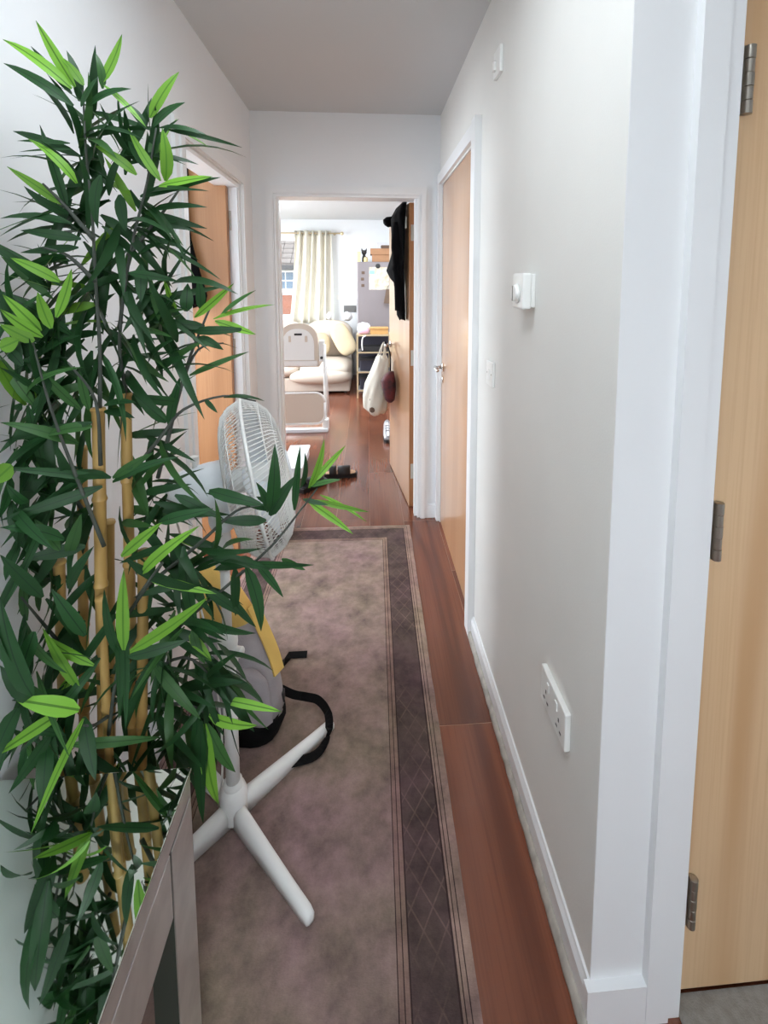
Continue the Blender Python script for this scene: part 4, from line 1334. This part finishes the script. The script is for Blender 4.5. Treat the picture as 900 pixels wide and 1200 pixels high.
# bags on the door handle
tote = empty('canvas_tote_bag', onleaf(0.72, 0.08, 0.5), 'cream canvas tote bag hanging from the open door handle', 'bag')
TR = []
for z, s0, hw, th_, out in ((0.478, 0.70, 0.07, 0.03, 0.125), (0.482, 0.70, 0.13, 0.06, 0.13), (0.52, 0.70, 0.165, 0.088, 0.135), (0.60, 0.71, 0.17, 0.092, 0.13), (0.70, 0.715, 0.165, 0.082, 0.115), (0.80, 0.72, 0.15, 0.062, 0.092), (0.875, 0.725, 0.125, 0.045, 0.075), (0.90, 0.725, 0.12, 0.04, 0.07)):
    ring = []
    for k in range(32):
        a = 2 * math.pi * k / 32
        c_, s_ = math.cos(a), math.sin(a)
        f = 1 + 0.07 * math.sin(5 * a + z * 9) + 0.05 * math.sin(9 * a - z * 16)
        ring.append(onleaf(s0 + hw * math.copysign(abs(c_) ** 0.7, c_) * f, max(0.004, out + th_ * math.copysign(abs(s_) ** 0.7, s_) * f), z + 0.012 * math.sin(4 * a)))
    TR.append(ring)
MB().loft(TR).build('body', MT['canvas'], tote)
for ds_ in (-0.03, 0.035):
    MB().tube(spline([onleaf(0.74 + ds_ * 2, 0.10, 0.86), onleaf(0.745 + ds_, 0.075, 0.96), onleaf(0.74, 0.055, 1.013), onleaf(0.735 + ds_, 0.045, 0.95), onleaf(0.72 + ds_ * 2, 0.06, 0.86)], 5), 0.008, 8, flat=0.5).build('handle', MT['canvas'], tote)
for (s_, z, r) in ((0.66, 0.56, 0.028), (0.60, 0.53, 0.022), (0.62, 0.60, 0.018)):
    c = onleaf(s_ - 0.06, 0.175, z)
    MB().lathe([(r, 0), (r * 0.8, 0.004), (r * 0.3, 0.006)], c, (-0.3, -0.95, -0.1), 12).build('print', MT['brown'], tote)
mb_ = empty('maroon_bag', onleaf(0.60, 0.06, 0.6), 'dark maroon patterned bag squeezed against the tote and door', 'bag')
MB().loft([[onleaf(0.47 + hw * math.cos(2 * math.pi * k / 18), out + th_ * math.sin(2 * math.pi * k / 18), z) for k in range(18)] for z, hw, th_, out in ((0.60, 0.02, 0.015, 0.05), (0.62, 0.045, 0.035, 0.05), (0.70, 0.055, 0.05, 0.056), (0.76, 0.06, 0.055, 0.062), (0.80, 0.05, 0.04, 0.055), (0.83, 0.03, 0.02, 0.04))]).build('body', MT['maroon'], mb_)
MB().tube(spline([onleaf(0.48, 0.045, 0.81), onleaf(0.58, 0.03, 0.93), onleaf(0.70, 0.03, 0.985), onleaf(0.735, 0.045, 1.018)], 5), 0.006, 6).build('handle', MT['strap'], mb_)

# ------------------------------------------------------------------ sandals near the doorway
def sandal(loc, rz, label, inner):
    o = empty('sandal', loc, label, 'sandal', 'black sandals by the living room door')
    Mx = Matrix.Translation(loc) @ Matrix.Rotation(rz, 4, 'Z')
    out = [(-0.125, 0.0), (-0.12, 0.026), (-0.06, 0.034), (0.03, 0.042), (0.09, 0.044), (0.122, 0.026), (0.13, 0.0), (0.122, -0.026), (0.09, -0.04), (0.03, -0.036), (-0.06, -0.03), (-0.12, -0.024)]
    def slab(z0, z1, k, nm, m):
        mb = MB().prism([(x * k, y * k) for x, y in out], 2, z0, z1)
        mb.v = [Mx @ v for v in mb.v]
        return mb.build(nm, MT[m], o)
    slab(0.0, 0.032, 1.0, 'sole', 'sandal')
    slab(0.032, 0.036, 0.9, 'insole', inner)
    for (x0, x1, hgt) in ((-0.02, 0.075, 0.08), (-0.085, -0.03, 0.085)):
        rings = []
        for i in range(9):
            a = math.pi * i / 8
            y, z = 0.044 * math.cos(a), 0.018 + hgt * math.sin(a) * 0.85
            y2, z2 = 0.038 * math.cos(a), 0.018 + (hgt - 0.006) * math.sin(a) * 0.82
            rings.append([Mx @ Vector(p) for p in ((x0, y, z), (x1, y, z), (x1, y2, z2), (x0, y2, z2))])
        MB().loft(rings).build('strap', MT['sandal'], o)
    hb_ = MB().box(0.04, 0.06, 0.03, 0.046, 0.05, 0.07, 0.002, M=Mx)
    hb_.build('buckle', MT['steel'], o)
    return o


sandal((-0.215, 3.69, 0.0), math.radians(4), 'black sandal with tan insole pointing across the doorway', 'tan')
sandal((-0.40, 3.50, 0.0), math.radians(52), 'black sandal lying nearest the fan and bamboo tip', 'sandal')

# white low tray-like box left of the sandals
wbx = empty('low_white_box', (-0.585, 3.92, 0), 'low white lidded box on the floor just inside the doorway', 'box')
MB().box(-0.66, -0.505, 3.66, 4.18, 0.0, 0.075, 0.01).build('body', MT['plastic_cool'], wbx)
MB().box(-0.668, -0.497, 3.652, 4.188, 0.075, 0.092, 0.006).build('lid', MT['plastic_cool'], wbx)

# ------------------------------------------------------------------ high chair, seen from behind
hc = empty('high_chair', (-0.64, 4.95, 0), 'pale cream baby high chair seen from behind', 'high chair')
# backrest: rounded shell with raised panel and slot
def arch(x0, x1, z0, z1, n=14, k=2.4):
    pts = [(x0, z0)]
    for i in range(n + 1):
        a = math.pi * (1 - i / n)
        c_, s_ = math.cos(a), math.sin(a)
        pts.append(((x0 + x1) / 2 + (x1 - x0) / 2 * math.copysign(abs(c_) ** (2 / k), c_), z0 + (z1 - z0) * (0.45 + 0.55 * abs(s_) ** (2 / k))))
    pts.append((x1, z0))
    return pts
bk = MB().prism(arch(-0.875, -0.485, 0.70, 1.085), 1, 4.90, 4.955).build('backrest', MT['plastic_c'], hc)
MB().prism(arch(-0.835, -0.525, 0.72, 1.03), 1, 4.885, 4.90).build('back_panel', MT['plastic'], bk)
MB().box(-0.715, -0.64, 4.876, 4.886, 0.965, 0.985, 0.003).build('slot', MT['dark'], bk)
for x in (-0.76, -0.60):
    MB().box(x - 0.012, x + 0.012, 4.878, 4.886, 0.90, 0.96, 0.003).build('strap_slot', MT['plastic_c'], bk)
MB().box(-0.885, -0.475, 4.93, 5.28, 0.64, 0.70, 0.02).build('seat', MT['plastic_c'], hc)
MB().box(-0.865, -0.495, 4.89, 4.935, 0.655, 0.715, 0.015).build('seat_rim', MT['plastic'], hc)
for s_, x in ((1, -0.455), (-1, -0.905)):
    MB().box(x - 0.026, x + 0.026, 4.90, 5.0, 0.70, 0.91, 0.012).build('arm_joint', MT['plastic'], hc)
    MB().tube([(x + s_ * 0.03, 4.90, 0.87), (x + s_ * 0.03, 4.90, 0.03)], 0.016, 12).build('leg', MT['plastic'], hc)
    MB().tube([(x + s_ * 0.02, 4.97, 0.86), (x + s_ * 0.02, 5.38, 0.03)], 0.016, 12).build('leg', MT['plastic'], hc)
    MB().box(x + s_ * 0.03 - 0.03, x + s_ * 0.03 + 0.03, 4.86, 4.96, 0.0, 0.12, 0.01).build('foot', MT['plastic'], hc)
    MB().lathe([(0.014, 0), (0.014, 0.012), (0.009, 0.014)], (x, 4.90, 0.74), (0, -1, 0), 12).build('hub_cap', MT['dark'], hc)
# low folded panel between the rear feet
def rrect(x0, x1, z0, z1, r, n=6):
    pts = []
    for cx_, cz_, a0 in ((x1 - r, z1 - r, 0), (x0 + r, z1 - r, 90), (x0 + r, z0 + r, 180), (x1 - r, z0 + r, 270)):
        for i in range(n + 1):
            a = math.radians(a0 + 90 * i / n)
            pts.append((cx_ + r * math.cos(a), cz_ + r * math.sin(a)))
    return pts
ft = MB().prism(rrect(-0.885, -0.425, 0.085, 0.40, 0.085), 1, 4.845, 4.87).build('folded_tray', MT['plastic_c'], hc)
MB().tube([Vector((x, 4.845, z)) for x, z in rrect(-0.883, -0.427, 0.087, 0.398, 0.085)] + [Vector((-0.427, 4.845, 0.30))], 0.011, 8).build('tray_rim', MT['plastic'], ft)
MB().box(-0.90, -0.40, 4.83, 4.90, 0.0, 0.035, 0.006).build('base_bar', MT['plastic_cool'], hc)

# ------------------------------------------------------------------ sofa under the window
sf = empty('sofa', (-1.2, 7.1, 0), 'cream leather sofa under the living room window', 'sofa')
SX0, SX1 = -2.3, -0.22
MB().box(SX0, SX1 - 0.02, 6.56, 7.55, 0.03, 0.22, 0.015).build('base', MT['sofa'], sf)
MB().box(SX0, SX1 - 0.01, 7.40, 7.78, 0.03, 0.80, 0.05).build('back', MT['sofa'], sf)
for x in (-2.2, -0.30):
    for y in (6.62, 7.65):
        MB().box(x - 0.02, x + 0.02, y - 0.02, y + 0.02, 0.0, 0.03).build('leg', MT['dark'], sf)
for a, b in ((SX0 + 0.02, -1.62), (-1.62, -0.92), (-0.92, SX1)):
    MB().cushion(((a + b) / 2, 6.96, 0.31), (b - a) / 2, 0.45, 0.115, e=6, e2=2.6, nu=28).build('seat_cushion', MT['sofa'], sf)
    MB().cushion(((a + b) / 2, 7.38, 0.66), (b - a) / 2, 0.11, 0.27, e=5, e2=3, nu=28).build('back_cushion', MT['sofa'], sf)
fcx = MB().cushion((-0.62, 6.58, 0.235), 0.42, 0.14, 0.10, e=2.6, e2=2.4, nu=28)
fcx.build('front_bolster', MT['sofa'], sf)
for (c, sx_, sz_, tilt, lab) in (((-0.345, 7.06, 0.675), 0.14, 0.24, 0.42, 'beige scatter cushion leaning at the right end of the sofa'), ((-0.73, 7.09, 0.60), 0.20, 0.17, 0.05, 'beige scatter cushion lying behind the leaning cushion on sofa')):
    Rr = Matrix.Rotation(-tilt * 1.2, 3, 'Y') @ Matrix.Rotation(math.radians(-14), 3, 'X')
    o = MB().cushion(c, sx_, 0.07, sz_, rot=Rr, e=3, e2=3).build('scatter_cushion', MT['pillow'])
    setp(o, lab, 'cushion', 'scatter cushions on the sofa')
o = MB().cushion((-0.30, 7.38, 0.985), 0.075, 0.08, 0.06).build('plastic_bag', MT['tissue'])
bmv = random.Random(5)
for v in o.data.vertices:
    v.co *= 1 + bmv.uniform(-0.22, 0.22)
setp(o, 'crumpled white plastic bag at the right end of the sofa back', 'bag')
o = MB().cushion((-0.56, 7.38, 0.99), 0.04, 0.04, 0.05, e=2).build('crumpled_wrapper', MT['tissue'])
for v in o.data.vertices:
    v.co *= 1 + bmv.uniform(-0.25, 0.25)
setp(o, 'small crumpled white wrapper standing on the sofa back', 'wrapper')

# ------------------------------------------------------------------ curtain and rod
rod = empty('curtain_rod', (-1.3, 7.80, 2.235), 'thin pale metal curtain rod with ball finial', 'curtain rod')
MB().tube([(-2.35, 7.80, 2.235), (-0.40, 7.80, 2.235)], 0.011, 10).build('pole', MT['gold'], rod)
MB().lathe([(0.011, 0), (0.022, 0.008), (0.028, 0.025), (0.022, 0.042), (0.008, 0.05)], (-0.405, 7.80, 2.235), (1, 0, 0), 14).build('finial', MT['gold'], rod)
for x in (-0.50, -2.3):
    MB().tube([(x, 7.90, 2.235), (x, 7.80, 2.235)], 0.008, 8).lathe([(0.022, 0), (0.022, 0.008)], (x, 7.90, 2.235), (0, -1, 0), 12).build('bracket', MT['gold'], rod)
cu = empty('curtain', (-0.85, 7.80, 0.8), 'cream eyelet curtain gathered at the right of the window', 'curtain')
vs, fs = [], []
nu, nv = 96, 14
for j in range(nv + 1):
    t = j / nv
    z = 2.275 - t * 1.42
    xa, xb = -1.10 - 0.12 * t ** 1.4, -0.545 + 0.01 * t
    for i in range(nu + 1):
        s_ = i / nu
        ampl = 0.042 * (1 - 0.15 * t)
        x = xa + (xb - xa) * s_ + 0.012 * math.sin(2 * math.pi * 3 * s_ + 2 * t)
        y = 7.80 + ampl * math.sin(2 * math.pi * 5.5 * s_ + 0.5 * t) + 0.012 * math.sin(2 * math.pi * 11 * s_ + 3 * t)
        vs.append((x, y, z))
for j in range(nv):
    for i in range(nu):
        a = j * (nu + 1) + i
        fs.append((a, a + nu + 1, a + nu + 2, a + 1))
co = MB().add(vs, fs, True).build('cloth', MT['curtain'], cu)
sm = co.modifiers.new('thickness', 'SOLIDIFY')
sm.thickness = 0.003
for i in range(10):
    s_ = (i + 0.5) / 11
    x = -1.10 + 0.555 * s_ * 1.05
    MB().tube([Vector((x, 7.80 + 0.026 * math.cos(a), 2.235 + 0.026 * math.sin(a))) for a in [2 * math.pi * k / 14 for k in range(15)]], 0.005, 6, cap=False).build('eyelet', MT['steel'], cu)

# wall vent / switch / ceiling fitting in the living room
vt = empty('wall_vent', (-0.275, 7.89, 1.066), 'grey rectangular plate on the far wall above the sofa', 'vent')
MB().box(-0.37, -0.18, 7.888, 7.90, 1.012, 1.12, 0.002).build('frame', MT['grey'], vt)
for i in range(5):
    MB().box(-0.362, -0.188, 7.884, 7.889, 1.022 + i * 0.019, 1.034 + i * 0.019).build('slat', MT['grey'], vt)
o = MB().box(-0.48, -0.40, 7.89, 7.90, 1.21, 1.29, 0.003).build('blank_plate', MT['plastic'])
setp(o, 'white square blank plate on the far wall beside the curtain', 'wall plate')
sa = empty('ceiling_fitting', (0.30, 5.6, ZC), 'round cream ceiling fitting in the living room above the jacket', 'light')  # round fitting; the light below it is an added fill
MB().lathe([(0.075, 0.0), (0.075, -0.012), (0.068, -0.022)], (0.30, 5.6, ZC), n=24).build('base', MT['plastic_c'], sa)
MB().lathe([(0.06, -0.022), (0.055, -0.04), (0.03, -0.046)], (0.30, 5.6, ZC), n=24).build('cover', MT['plastic_c'], sa)
hl = empty('added_fill_batten', (-0.08, 0.62, ZC), 'long white casing added for the fill light over the near corridor', 'light')  # unseen casing added around the corridor fill light
MB().box(-0.13, -0.03, -0.05, 1.29, ZC - 0.03, ZC - 0.0005, 0.004).build('base', MT['plastic'], hl)
MB().box(-0.17, 0.01, -0.04, 1.28, ZC - 0.05, ZC - 0.03, 0.008).build('cover', MT['plastic'], hl)

# ------------------------------------------------------------------ fridge with things on it
fr = empty('fridge', (0.15, 7.4, 0), 'tall silver fridge freezer against the far wall', 'fridge')
FX0, FX1, FYF = -0.145, 0.42, 7.10
MB().box(FX0, FX1, FYF + 0.05, 7.76, 0.02, 1.775, 0.006).build('body', MT['fridge'], fr)
MB().box(FX0, FX1, FYF, FYF + 0.045, 0.75, 1.775, 0.012).build('door', MT['fridge'], fr)
MB().box(FX0, FX1, FYF, FYF + 0.045, 0.05, 0.74, 0.012).build('freezer_door', MT['fridge'], fr)
MB().box(FX1 - 0.06, FX1 - 0.04, FYF - 0.03, FYF, 0.85, 1.2, 0.004).build('handle', MT['chrome'], fr)
def tag1(o, l, c, g_=None): return setp(o, l, c, g_)
tag1(MB().box(0.03, 0.31, FYF - 0.004, FYF - 0.0005, 1.38, 1.70).build('notice_sheet', MT['paper2']), 'large printed sheet stuck on the fridge door', 'paper')
tag1(MB().box(0.035, 0.10, FYF - 0.008, FYF - 0.0045, 1.40, 1.56).build('notepad', MT['paper']), 'narrow white notepad on the left of the fridge sheet', 'notepad')
tag1(MB().box(0.035, 0.105, FYF - 0.008, FYF - 0.0045, 1.60, 1.65).build('notice_strip', MT['blue']), 'pale blue strip on the fridge sheet above the notepad', 'paper')
tag1(MB().lathe([(0.035, 0), (0.03, 0.008), (0.012, 0.012)], (0.155, FYF - 0.005, 1.715), (0, -1, 0), 14).build('fridge_magnet', MT['dark']), 'dark round magnet at the top of the fridge sheet', 'magnet', 'fridge magnets')
for (x, z, lab) in ((-0.055, 1.62, 'topmost small dark magnet left of the fridge sheet'), (-0.065, 1.53, 'middle small dark magnet left of the fridge sheet'), (-0.06, 1.44, 'lowest small dark magnet left of the fridge sheet')):
    tag1(MB().box(x - 0.022, x + 0.022, FYF - 0.008, FYF - 0.0005, z - 0.02, z + 0.02, 0.003).build('fridge_magnet', MT['brown']), lab, 'magnet', 'fridge magnets')
bg_ = empty('paper_bag', (0.30, 7.06, 1.2), 'brown bag hanging on the right side of the fridge door', 'bag')
MB().prism([(0.235, 1.19), (0.36, 1.18), (0.345, 1.385), (0.27, 1.39)], 1, 7.02, 7.065).build('body', MT['brown'], bg_)
MB().tube(spline([(0.285, 7.06, 1.385), (0.295, 7.06, 1.43), (0.325, 7.06, 1.43), (0.335, 7.06, 1.385)], 4), 0.004, 6).build('handle', MT['brown'], bg_)
cb = empty('cardboard_box', (0.22, 7.3, 1.775), 'brown lidded cardboard box on top of the fridge', 'box')
MB().box(0.075, 0.40, 7.16, 7.45, 1.7755, 1.88, 0.003).build('body', MT['card'], cb)
MB().box(0.05, 0.415, 7.14, 7.47, 1.88, 1.965, 0.003).build('lid', MT['card'], cb)
b2 = empty('shoe_box', (0.30, 7.3, 1.965), 'small brown box on the lidded cardboard box', 'box')
MB().box(0.21, 0.40, 7.17, 7.42, 1.9655, 2.0, 0.003).build('body', MT['brown'], b2)
MB().box(0.205, 0.405, 7.165, 7.425, 2.0, 2.012, 0.002).build('lid', MT['brown'], b2)
b3 = empty('white_box', (0.28, 7.6, 1.775), 'white box standing at the back of the fridge top', 'box')
MB().box(0.15, 0.42, 7.50, 7.72, 1.7755, 2.06, 0.004).build('body', MT['paper'], b3)
MB().box(0.148, 0.422, 7.498, 7.722, 2.06, 2.075, 0.003).build('lid', MT['paper'], b3)
cf = empty('cat_figurine', (-0.04, 7.25, 1.775), 'small black cat-eared figurine on the left of the fridge top', 'figurine')
MB().lathe([(0.02, 0.0), (0.032, 0.01), (0.03, 0.06), (0.018, 0.1), (0.034, 0.125), (0.038, 0.145), (0.03, 0.165), (0.01, 0.172)], (-0.04, 7.25, 1.7755), n=16).build('body', MT['dark'], cf)
for s_ in (-1, 1):
    MB().lathe([(0.014, 0), (0.009, 0.022), (0.001, 0.042)], (-0.04 + s_ * 0.026, 7.25, 1.933), (s_ * 0.25, 0, 1), 8).build('ear', MT['dark'], cf)
yb = empty('snack_packet', (-0.12, 7.22, 1.775), 'pale yellow packet beside the cat figurine on the fridge', 'packet')
MB().box(-0.142, -0.09, 7.18, 7.26, 1.7755, 1.90, 0.006).build('body', MT['yellowish'], yb)
MB().box(-0.142, -0.09, 7.205, 7.235, 1.90, 1.925, 0.003).build('crimped_top', MT['yellowish'], yb)
jr = empty('small_jar', (0.005, 7.2, 1.775), 'small pale yellow jar in front of the cat figurine', 'jar')
MB().lathe([(0.028, 0), (0.03, 0.004), (0.03, 0.05), (0.022, 0.058)], (-0.015, 7.18, 1.7755), n=16).build('body', MT['yellowish'], jr)
MB().lathe([(0.024, 0.056), (0.024, 0.07)], (-0.015, 7.18, 1.7755), n=16).build('lid', MT['gold'], jr)

# ------------------------------------------------------------------ gold framed shelf rack
sh = empty('shelf_rack', (0.06, 6.45, 0), 'pale gold shelf rack in front of the fridge', 'shelf')
HX0, HX1, HY0, HY1 = -0.14, 0.30, 6.28, 6.62
for x in (HX0 + 0.008, HX1 - 0.008):
    for y in (HY0 + 0.008, HY1 - 0.008):
        MB().box(x - 0.009, x + 0.009, y - 0.009, y + 0.009, 0, 0.81, 0.001).build('leg', MT['gold'], sh)
for z in (0.09, 0.33, 0.585, 0.80):
    s_o = MB().box(HX0, HX1, HY0, HY1, z, z + (0.022 if z > 0.7 else 0.012), 0.002).build('shelf', MT['gold' if z > 0.7 else 'grey'], sh)
    if z < 0.7:
        MB().box(HX0, HX1, HY0 - 0.001, HY0 + 0.006, z - 0.003, z + 0.016).build('rail', MT['gold'], s_o)
MB().box(HX0 + 0.02, HX1 - 0.02, HY1 - 0.006, HY1 - 0.001, 0.02, 0.80).build('back_panel', MT['navy'], sh)
kz = empty('wooden_box', (0.15, 6.4, 0.822), 'tan wooden box on top of the gold shelf rack', 'box')
MB().box(0.035, 0.265, 6.32, 6.50, 0.8225, 0.885, 0.003).build('body', MT['card2'], kz)
MB().box(0.03, 0.27, 6.315, 6.505, 0.885, 0.905, 0.003).build('lid', MT['card2'], kz)
pp = empty('pink_packet', (-0.05, 6.4, 0.822), 'pink and white packet beside the tan wooden box', 'packet')
MB().cushion((-0.05, 6.40, 0.862), 0.075, 0.09, 0.04, e=4, e2=3).build('body', MT['pink'], pp)
MB().box(-0.125, -0.115, 6.32, 6.48, 0.85, 0.865, 0.002).build('end_seal', MT['paper'], pp)
o = MB().cushion((-0.05, 6.55, 0.89), 0.085, 0.045, 0.062, e=3).build('white_parcel', MT['tissue'])
for v in o.data.vertices:
    v.co *= 1 + bmv.uniform(-0.14, 0.14)
setp(o, 'crumpled white parcel behind the pink packet on the rack', 'parcel')
cd_ = MB().tube(spline([(-0.02, 6.275, 0.81), (-0.06, 6.27, 0.78), (-0.07, 6.272, 0.70), (-0.065, 6.275, 0.62)], 5), 0.008, 8).build('white_cable', MT['plastic'])
setp(cd_, 'white cable hanging over the front of the gold rack', 'cable')
pn = empty('dark_tray', (0.10, 6.42, 0.598), 'dark tray on the upper inner shelf of the gold rack', 'tray')
MB().box(-0.08, 0.26, 6.31, 6.55, 0.5975, 0.625, 0.006).build('base', MT['dark'], pn)
MB().box(-0.085, 0.265, 6.305, 6.32, 0.61, 0.66, 0.003).box(-0.085, 0.265, 6.54, 6.555, 0.61, 0.66, 0.003).build('rim', MT['dark'], pn)
for (x0, x1, z0, z1, lab) in ((-0.10, 0.24, 0.3425, 0.50, 'dark navy storage bin on the middle shelf of the gold rack'), (-0.10, 0.24, 0.1025, 0.26, 'dark navy storage bin on the lowest shelf of the gold rack')):
    bo = empty('storage_bin', (0.07, 6.45, z0), lab, 'bin', 'dark bins on the gold rack')
    MB().box(x0, x1, 6.34, 6.58, z0, z1, 0.012).build('body', MT['navy'], bo)
    MB().box(x0 - 0.006, x1 + 0.006, 6.334, 6.586, z1 - 0.02, z1 + 0.004, 0.004).build('rim', MT['dark'], bo)

# trainer behind the open door
tn = empty('trainer', (0.185, 4.60, 0), 'silver grey trainer on the floor beside the open door', 'shoe')
def shring(y, hw, zt, z0=0.0):
    return [Vector((0.185 + hw * math.cos(a), y, z0 + (zt - z0) * (0.5 + 0.5 * math.sin(a)))) for a in [2 * math.pi * k / 16 for k in range(16)]]
MB().loft([shring(4.47, 0.02, 0.05, 0.012), shring(4.49, 0.038, 0.065, 0.012), shring(4.55, 0.045, 0.085, 0.012), shring(4.61, 0.043, 0.115, 0.012), shring(4.67, 0.04, 0.145, 0.012), shring(4.72, 0.038, 0.15, 0.012), shring(4.745, 0.025, 0.13, 0.012)]).build('upper', MT['silver'], tn)
MB().prism([(0.145, 4.48), (0.165, 4.455), (0.205, 4.455), (0.23, 4.49), (0.225, 4.60), (0.22, 4.74), (0.15, 4.74), (0.143, 4.60)], 2, 0.0, 0.026).build('sole', MT['dark'], tn)
for y, z in ((4.56, 0.094), (4.59, 0.108), (4.62, 0.122)):
    MB().box(0.16, 0.21, y - 0.005, y + 0.005, z, z + 0.006, 0.002).build('lace', MT['paper'], tn)

# ------------------------------------------------------------------ neighbouring house seen through the window
nh = empty('neighbour_house', (-5.5, 24, -2.8), 'neighbouring pale house with tiled roof outside the window', 'house')
MB().box(-10.0, 0.5, 22.0, 27.0, -2.8, 2.3).build('wall', MT['render'], nh)
MB().box(-10.05, 0.55, 21.95, 22.0, -2.8, 0.95).build('brick_band', MT['brick'], nh)
rf = MB().prism([(21.55, 2.2), (24.5, 4.4), (27.45, 2.2)], 0, -10.3, 0.8).build('roof', MT['rooftile'], nh)
slope = (4.4 - 2.2) / (24.5 - 21.55)
for i in range(9):
    y = 21.6 + i * 0.3
    z = 2.2 + (y - 21.55) * slope
    for k in range(10):
        MB().add([(-6.6 + k * 0.42 + dx, y + dy, z + dy * slope + dz) for dx in (0, 0.40) for dy, dz in ((0, 0.0), (0, 0.09), (0.33, 0.06), (0.33, 0.0))], [(0, 1, 2, 3), (4, 7, 6, 5), (0, 4, 5, 1), (1, 5, 6, 2), (2, 6, 7, 3), (3, 7, 4, 0)]).build('roof_tile', MT['rooftile'], rf)
MB().box(-10.3, 0.8, 21.48, 21.58, 2.02, 2.22).build('gutter', MT['gutter'], nh)
for x in (-3.95, -7.2):
    wn_ = MB().box(x, x + 0.85, 21.93, 22.0, 1.15, 2.0, 0.0).build('window', MT['render'], nh)
    for a in (0, 1):
        for b in (0, 1):
            MB().box(x + 0.08 + a * 0.36, x + 0.40 + a * 0.36, 21.91, 21.93, 1.22 + b * 0.37, 1.55 + b * 0.37).build('pane', MT['pane'], wn_)
gd = MB().box(-90, 90, -90, 120, -3.0, -2.8).build('ground', MT['carpet'])
gd['kind'] = 'structure'
